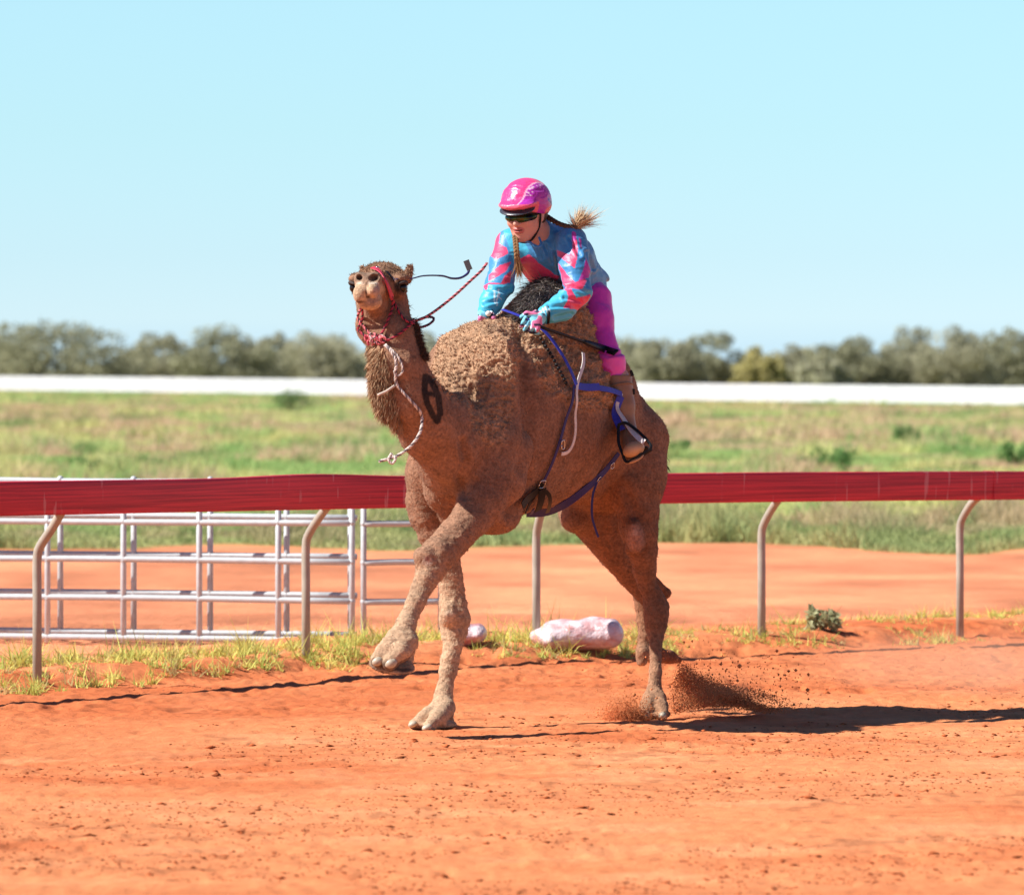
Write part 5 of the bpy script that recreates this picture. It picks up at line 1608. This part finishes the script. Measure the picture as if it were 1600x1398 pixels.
MB().tube(smooth_path([G(.025, .084, .030), G(.022, .082, -.01), G(.028, .070, -.06), G(.050, .040, -.108), G(.055, .0, -.118), G(.045, -.045, -.10), G(.02, -.08, -.03)], 34), .0048, 8).build("chin_strap", M_BLACK, hel)
# sunglasses
gl = Field(G(.06, 0, 0) - .12, G(.06, 0, 0) + .12, .003)
gl.ell(G(.052, 0, .002), (.070, .076, .031), RA, .002)
gl.ell(G(.040, 0, .0), (.060, .066, .04), RA, .002, sub=True)
gl.ell(G(-.08, 0, .0), (.10, .2, .2), RA, .002, sub=True)
gl.ell(G(.125, 0, -.026), (.03, .014, .016), RA, .004, sub=True)
V, Q = gl.mesh(1)
def lens_mat():
    m, nt, b = new_mat("mirror_lens")
    b.inputs["Roughness"].default_value = .08; b.inputs["Metallic"].default_value = .6
    g_ = nt.nodes.new("ShaderNodeTexCoord"); nz = nt.nodes.new("ShaderNodeTexNoise"); nz.inputs["Scale"].default_value = 26
    cr = nt.nodes.new("ShaderNodeValToRGB"); e = cr.color_ramp.elements  # gold and green reflections painted as colour patches on the lens
    e[0].position = .35; e[0].color = (.01, .01, .014, 1); e[1].position = .65; e[1].color = (.09, .06, .008, 1)
    k = e.new(.5); k.color = (.04, .09, .02, 1)
    nt.links.new(g_.outputs["Object"], nz.inputs["Vector"]); nt.links.new(nz.outputs[0], cr.inputs[0]); nt.links.new(cr.outputs[0], b.inputs["Base Color"])
    return m
sg = np_mesh("sunglasses", V, Q, lens_mat(), person)
MB().tube(smooth_path([G(.06, .070, .012), G(.02, .082, .010), G(-.01, .080, .008)], 8), .0045, 6).tube(smooth_path([G(.112, -.045, .026), G(.122, 0, .028), G(.112, .045, .026), G(.07, .070, .020)], 14), .0035, 6).build("frame", M_BLACK, sg)

# braids
def braid(mb, pts, r0, r1, ca, cb, n=13):
    q = smooth_path(pts, n)
    t, nn, bb = frames(q)
    for i in range(n):
        r = r0 + (r1 - r0) * i / (n - 1); c = np.array(ca) + (np.array(cb) - np.array(ca)) * i / (n - 1)
        for sgn in (-1, 1):
            R3 = [unit(t[i] + nn[i] * .55 * sgn), unit(np.cross(t[i] + nn[i] * .55 * sgn, bb[i])), bb[i]]
            mb.ball(q[i] + nn[i] * sgn * r * .42, (r * 1.25, r * .68, r * .75), R=R3, seg=8, ring=6, col=c)
    return q
def lock(mb, p0, p1, n, spread, w, L, ca, seed, droop=.1):
    r = np.random.default_rng(seed)
    dv = unit(p1 - p0)[None] + r.normal(size=(n, 3)) * spread; dv /= np.linalg.norm(dv, axis=1)[:, None]
    V, T, m = strands(np.tile(p0, (n, 1)) + r.normal(size=(n, 3)) * .005, dv, L * r.uniform(.6, 1.1, n), w, r, droop, 4, .18)
    mb.add(V, [tuple(t) for t in T], np.repeat(np.array(ca) * r.uniform(.6, 1.3, (n, 1)), m, 0))
mb = MB()
q = braid(mb, [P(805, 370, 26.0), P(806, 380, 25.97), P(807, 392, 25.95), P(808, 402, 25.95)], .012, .011, (.20, .11, .05), (.28, .15, .06), 8)
lock(mb, q[-1], P(812, 432, 25.97), 260, .10, .0035, .095, (.36, .20, .09), 5)
mb.build("braid", M_HAIR, person, smooth=False, color=True)
mb = MB()
q = braid(mb, [G(-.095, .035, -.01), P(868, 347, 26.06), P(884, 353, 26.04), P(899, 355, 26.03)], .015, .013, (.035, .022, .015), (.12, .07, .04), 12)
lock(mb, q[-1], P(915, 332, 26.05), 420, .30, .0030, .095, (.62, .46, .28), 6, -.1)
lock(mb, q[-1], P(935, 342, 26.05), 170, .16, .0026, .125, (.55, .38, .22), 7, -.1)
lock(mb, q[-1], P(890, 336, 26.03), 60, .3, .0025, .06, (.7, .55, .36), 9, -.1)
mb.build("braid", M_HAIR, person, smooth=False, color=True)
f = Field(G(-.05, 0, -.02) - .12, G(-.05, 0, -.02) + .12, .005)
f.ell(G(-.045, 0, .0), (.068, .084, .070), RA, .01)
V, Q = f.mesh(1); np_mesh("hair", V, Q, mat_plain("dark_hair", (.07, .04, .022), .6, noise=.3, nscale=80), person)

# whip held in the left hand
wp = [P(842, 508, 25.74), surf(870, 520, .035)[0], surf(905, 532, .035)[0], surf(930, 541, .03)[0]]
e1 = P(944, 546, 26.19); e2 = P(963, 552, 26.13)
wpth = smooth_path([P(838, 506, 25.745), P(850, 513, 25.74), P(880, 523, 25.85), P(920, 537, 26.02), e1, e2], 36)
for i, q in enumerate(wpth):
    px = to_px(q); s0, n0 = surf(px[0], px[1], .02)
    if s0[1] < q[1] and i > 2: wpth[i] = P(px[0], px[1], s0[1] - .012)
mb = MB(); mb.tube(wpth[:20], .0075, 8)
ribbon(mb, wpth[18:], np.tile(unit([.2, -1, .3]), (18, 1)), np.r_[np.linspace(.018, .032, 8), np.full(10, .034)], .008)
tag(mb.build("whip", M_BLACK), "short black riding whip held in the rider's left glove, lying across the thigh", "whip")

# ------------------------------------------------------------------ dust thrown up by the hind foot
def dust_mat(name, dens, col, scale, thr, stretch=(1, 1, 1), edge=None):
    m = bpy.data.materials.new(name); m.use_nodes = True; nt = m.node_tree
    for n in list(nt.nodes): nt.nodes.remove(n)
    out = nt.nodes.new("ShaderNodeOutputMaterial"); v = nt.nodes.new("ShaderNodeVolumePrincipled")
    v.inputs["Color"].default_value = (*col, 1); v.inputs["Anisotropy"].default_value = 0
    tc = nt.nodes.new("ShaderNodeTexCoord"); mp = nt.nodes.new("ShaderNodeMapping"); mp.inputs["Scale"].default_value = stretch
    nz = nt.nodes.new("ShaderNodeTexNoise"); nz.inputs["Scale"].default_value = scale; nz.inputs["Detail"].default_value = 6; nz.inputs["Distortion"].default_value = .8
    nt.links.new(tc.outputs["Object"], mp.inputs[0]); nt.links.new(mp.outputs[0], nz.inputs["Vector"])
    mr = nt.nodes.new("ShaderNodeMapRange"); mr.inputs[1].default_value = thr; mr.inputs[2].default_value = thr + .25; mr.inputs[3].default_value = 0; mr.inputs[4].default_value = dens
    nt.links.new(nz.outputs[0], mr.inputs[0])
    # fade towards the rim of the puff (generated coordinates run 0..1 over its box)
    sub = nt.nodes.new("ShaderNodeVectorMath"); sub.operation = 'SUBTRACT'; sub.inputs[1].default_value = (.5, .5, .4)
    ln = nt.nodes.new("ShaderNodeVectorMath"); ln.operation = 'LENGTH'
    nt.links.new(tc.outputs["Generated"], sub.inputs[0]); nt.links.new(sub.outputs[0], ln.inputs[0])
    fr_ = nt.nodes.new("ShaderNodeMapRange"); fr_.inputs[1].default_value = .48; fr_.inputs[2].default_value = .12; fr_.inputs[3].default_value = 0; fr_.inputs[4].default_value = 1
    nt.links.new(ln.outputs["Value"], fr_.inputs[0])
    mu = nt.nodes.new("ShaderNodeMath"); mu.operation = 'MULTIPLY'
    nt.links.new(mr.outputs[0], mu.inputs[0]); nt.links.new(fr_.outputs[0], mu.inputs[1]); nt.links.new(mu.outputs[0], v.inputs["Density"])
    nt.links.new(v.outputs[0], out.inputs["Volume"])
    return m
def puff(px0, px1, py0, Y, depth, mat):
    x0 = (px0 - CX) * Y / F_PX; x1 = (px1 - CX) * Y / F_PX
    z1 = EYE - (py0 - HY) * Y / F_PX
    o = MB().ball(((x0 + x1) / 2, Y, z1 / 2), ((x1 - x0) / 2, depth / 2, z1 / 2 + .0), seg=24, ring=14).build("dust", mat)
    return o
DC = (1.0, .60, .32)
tag(puff(1005, 1225, 1022, 26.55, .60, dust_mat("dust_dense", 4, DC, 6, .43, (1, 1, 2.2))), "dense red dust thrown up behind the camel's planted hind foot", "dust", kind="stuff")
tag(puff(935, 1015, 1070, 26.25, .30, dust_mat("dust_foot", 3, DC, 10, .42)), "small red dust puff in front of the camel's planted hind foot", "dust", kind="stuff")
tag(puff(1200, 1900, 960, 28.2, 2.4, dust_mat("dust_thin", .55, (.9, .62, .45), 2, .30)), "thin pale dust drifting over the sand at the right", "dust", kind="stuff")
# grains of earth in the air
gr = np.random.default_rng(23); n = 42000
base = np.array([(1, 0, 0), (-1, 0, 0), (0, 1, 0), (0, -1, 0), (0, 0, 1), (0, 0, -1)], float)
tri = np.array([(0, 2, 4), (2, 1, 4), (1, 3, 4), (3, 0, 4), (2, 0, 5), (1, 2, 5), (3, 1, 5), (0, 3, 5)])
# sheets of earth thrown back from the hoof on low arcs
v = gr.choice(7, n, p=[.18, .2, .18, .14, .12, .1, .08])
lift = np.array([.10, .16, .22, .27, .33, .20, .36])[v] * gr.normal(1, .09, n); reach = np.array([.52, .46, .40, .30, .20, .62, .12])[v] * gr.normal(1, .08, n)
t = np.clip(gr.beta(2.2, 1.8, n), 0, 1)
gxp = (1046 - CX) * 26.5 / F_PX + reach * t + gr.normal(size=n) * .012
gzp = lift * 4 * t * (1 - t) * .62 * gr.uniform(.25, 1.0, n) ** .35 + .008 + np.abs(gr.normal(size=n)) * .006
gyp = 26.5 + .10 * t + gr.normal(size=n) * .05
k = gr.uniform(size=n) < .20
gxp[k] = (984 - CX) * 26.25 / F_PX + gr.normal(size=k.sum()) * .055 - .02; gzp[k] = np.abs(gr.normal(size=k.sum())) * .045 + .005; gyp[k] = 26.22 + gr.normal(size=k.sum()) * .03
far = gr.uniform(size=n) < .012
gxp[far] += gr.uniform(-.15, .35, far.sum()); gzp[far] += gr.uniform(0, .16, far.sum())
s = .00155 * gr.lognormal(0, .45, n); s[far] *= 2.0
V = base[None] * s[:, None, None] * gr.uniform(.6, 1.3, (n, 6, 1)) + np.stack([gxp, gyp, gzp], 1)[:, None]
F3 = (np.arange(n) * 6)[:, None, None] + tri[None]
c = np.repeat(np.array([[.85, .30, .12]]) * gr.uniform(.6, 1.15, (n, 1)), 6, 0)
tag(np_mesh("flying_dirt", V.reshape(-1, 3), F3.reshape(-1, 3), M_SAND, color=c), "spray of red dirt grains kicked up behind the hind foot", "dirt", kind="stuff")
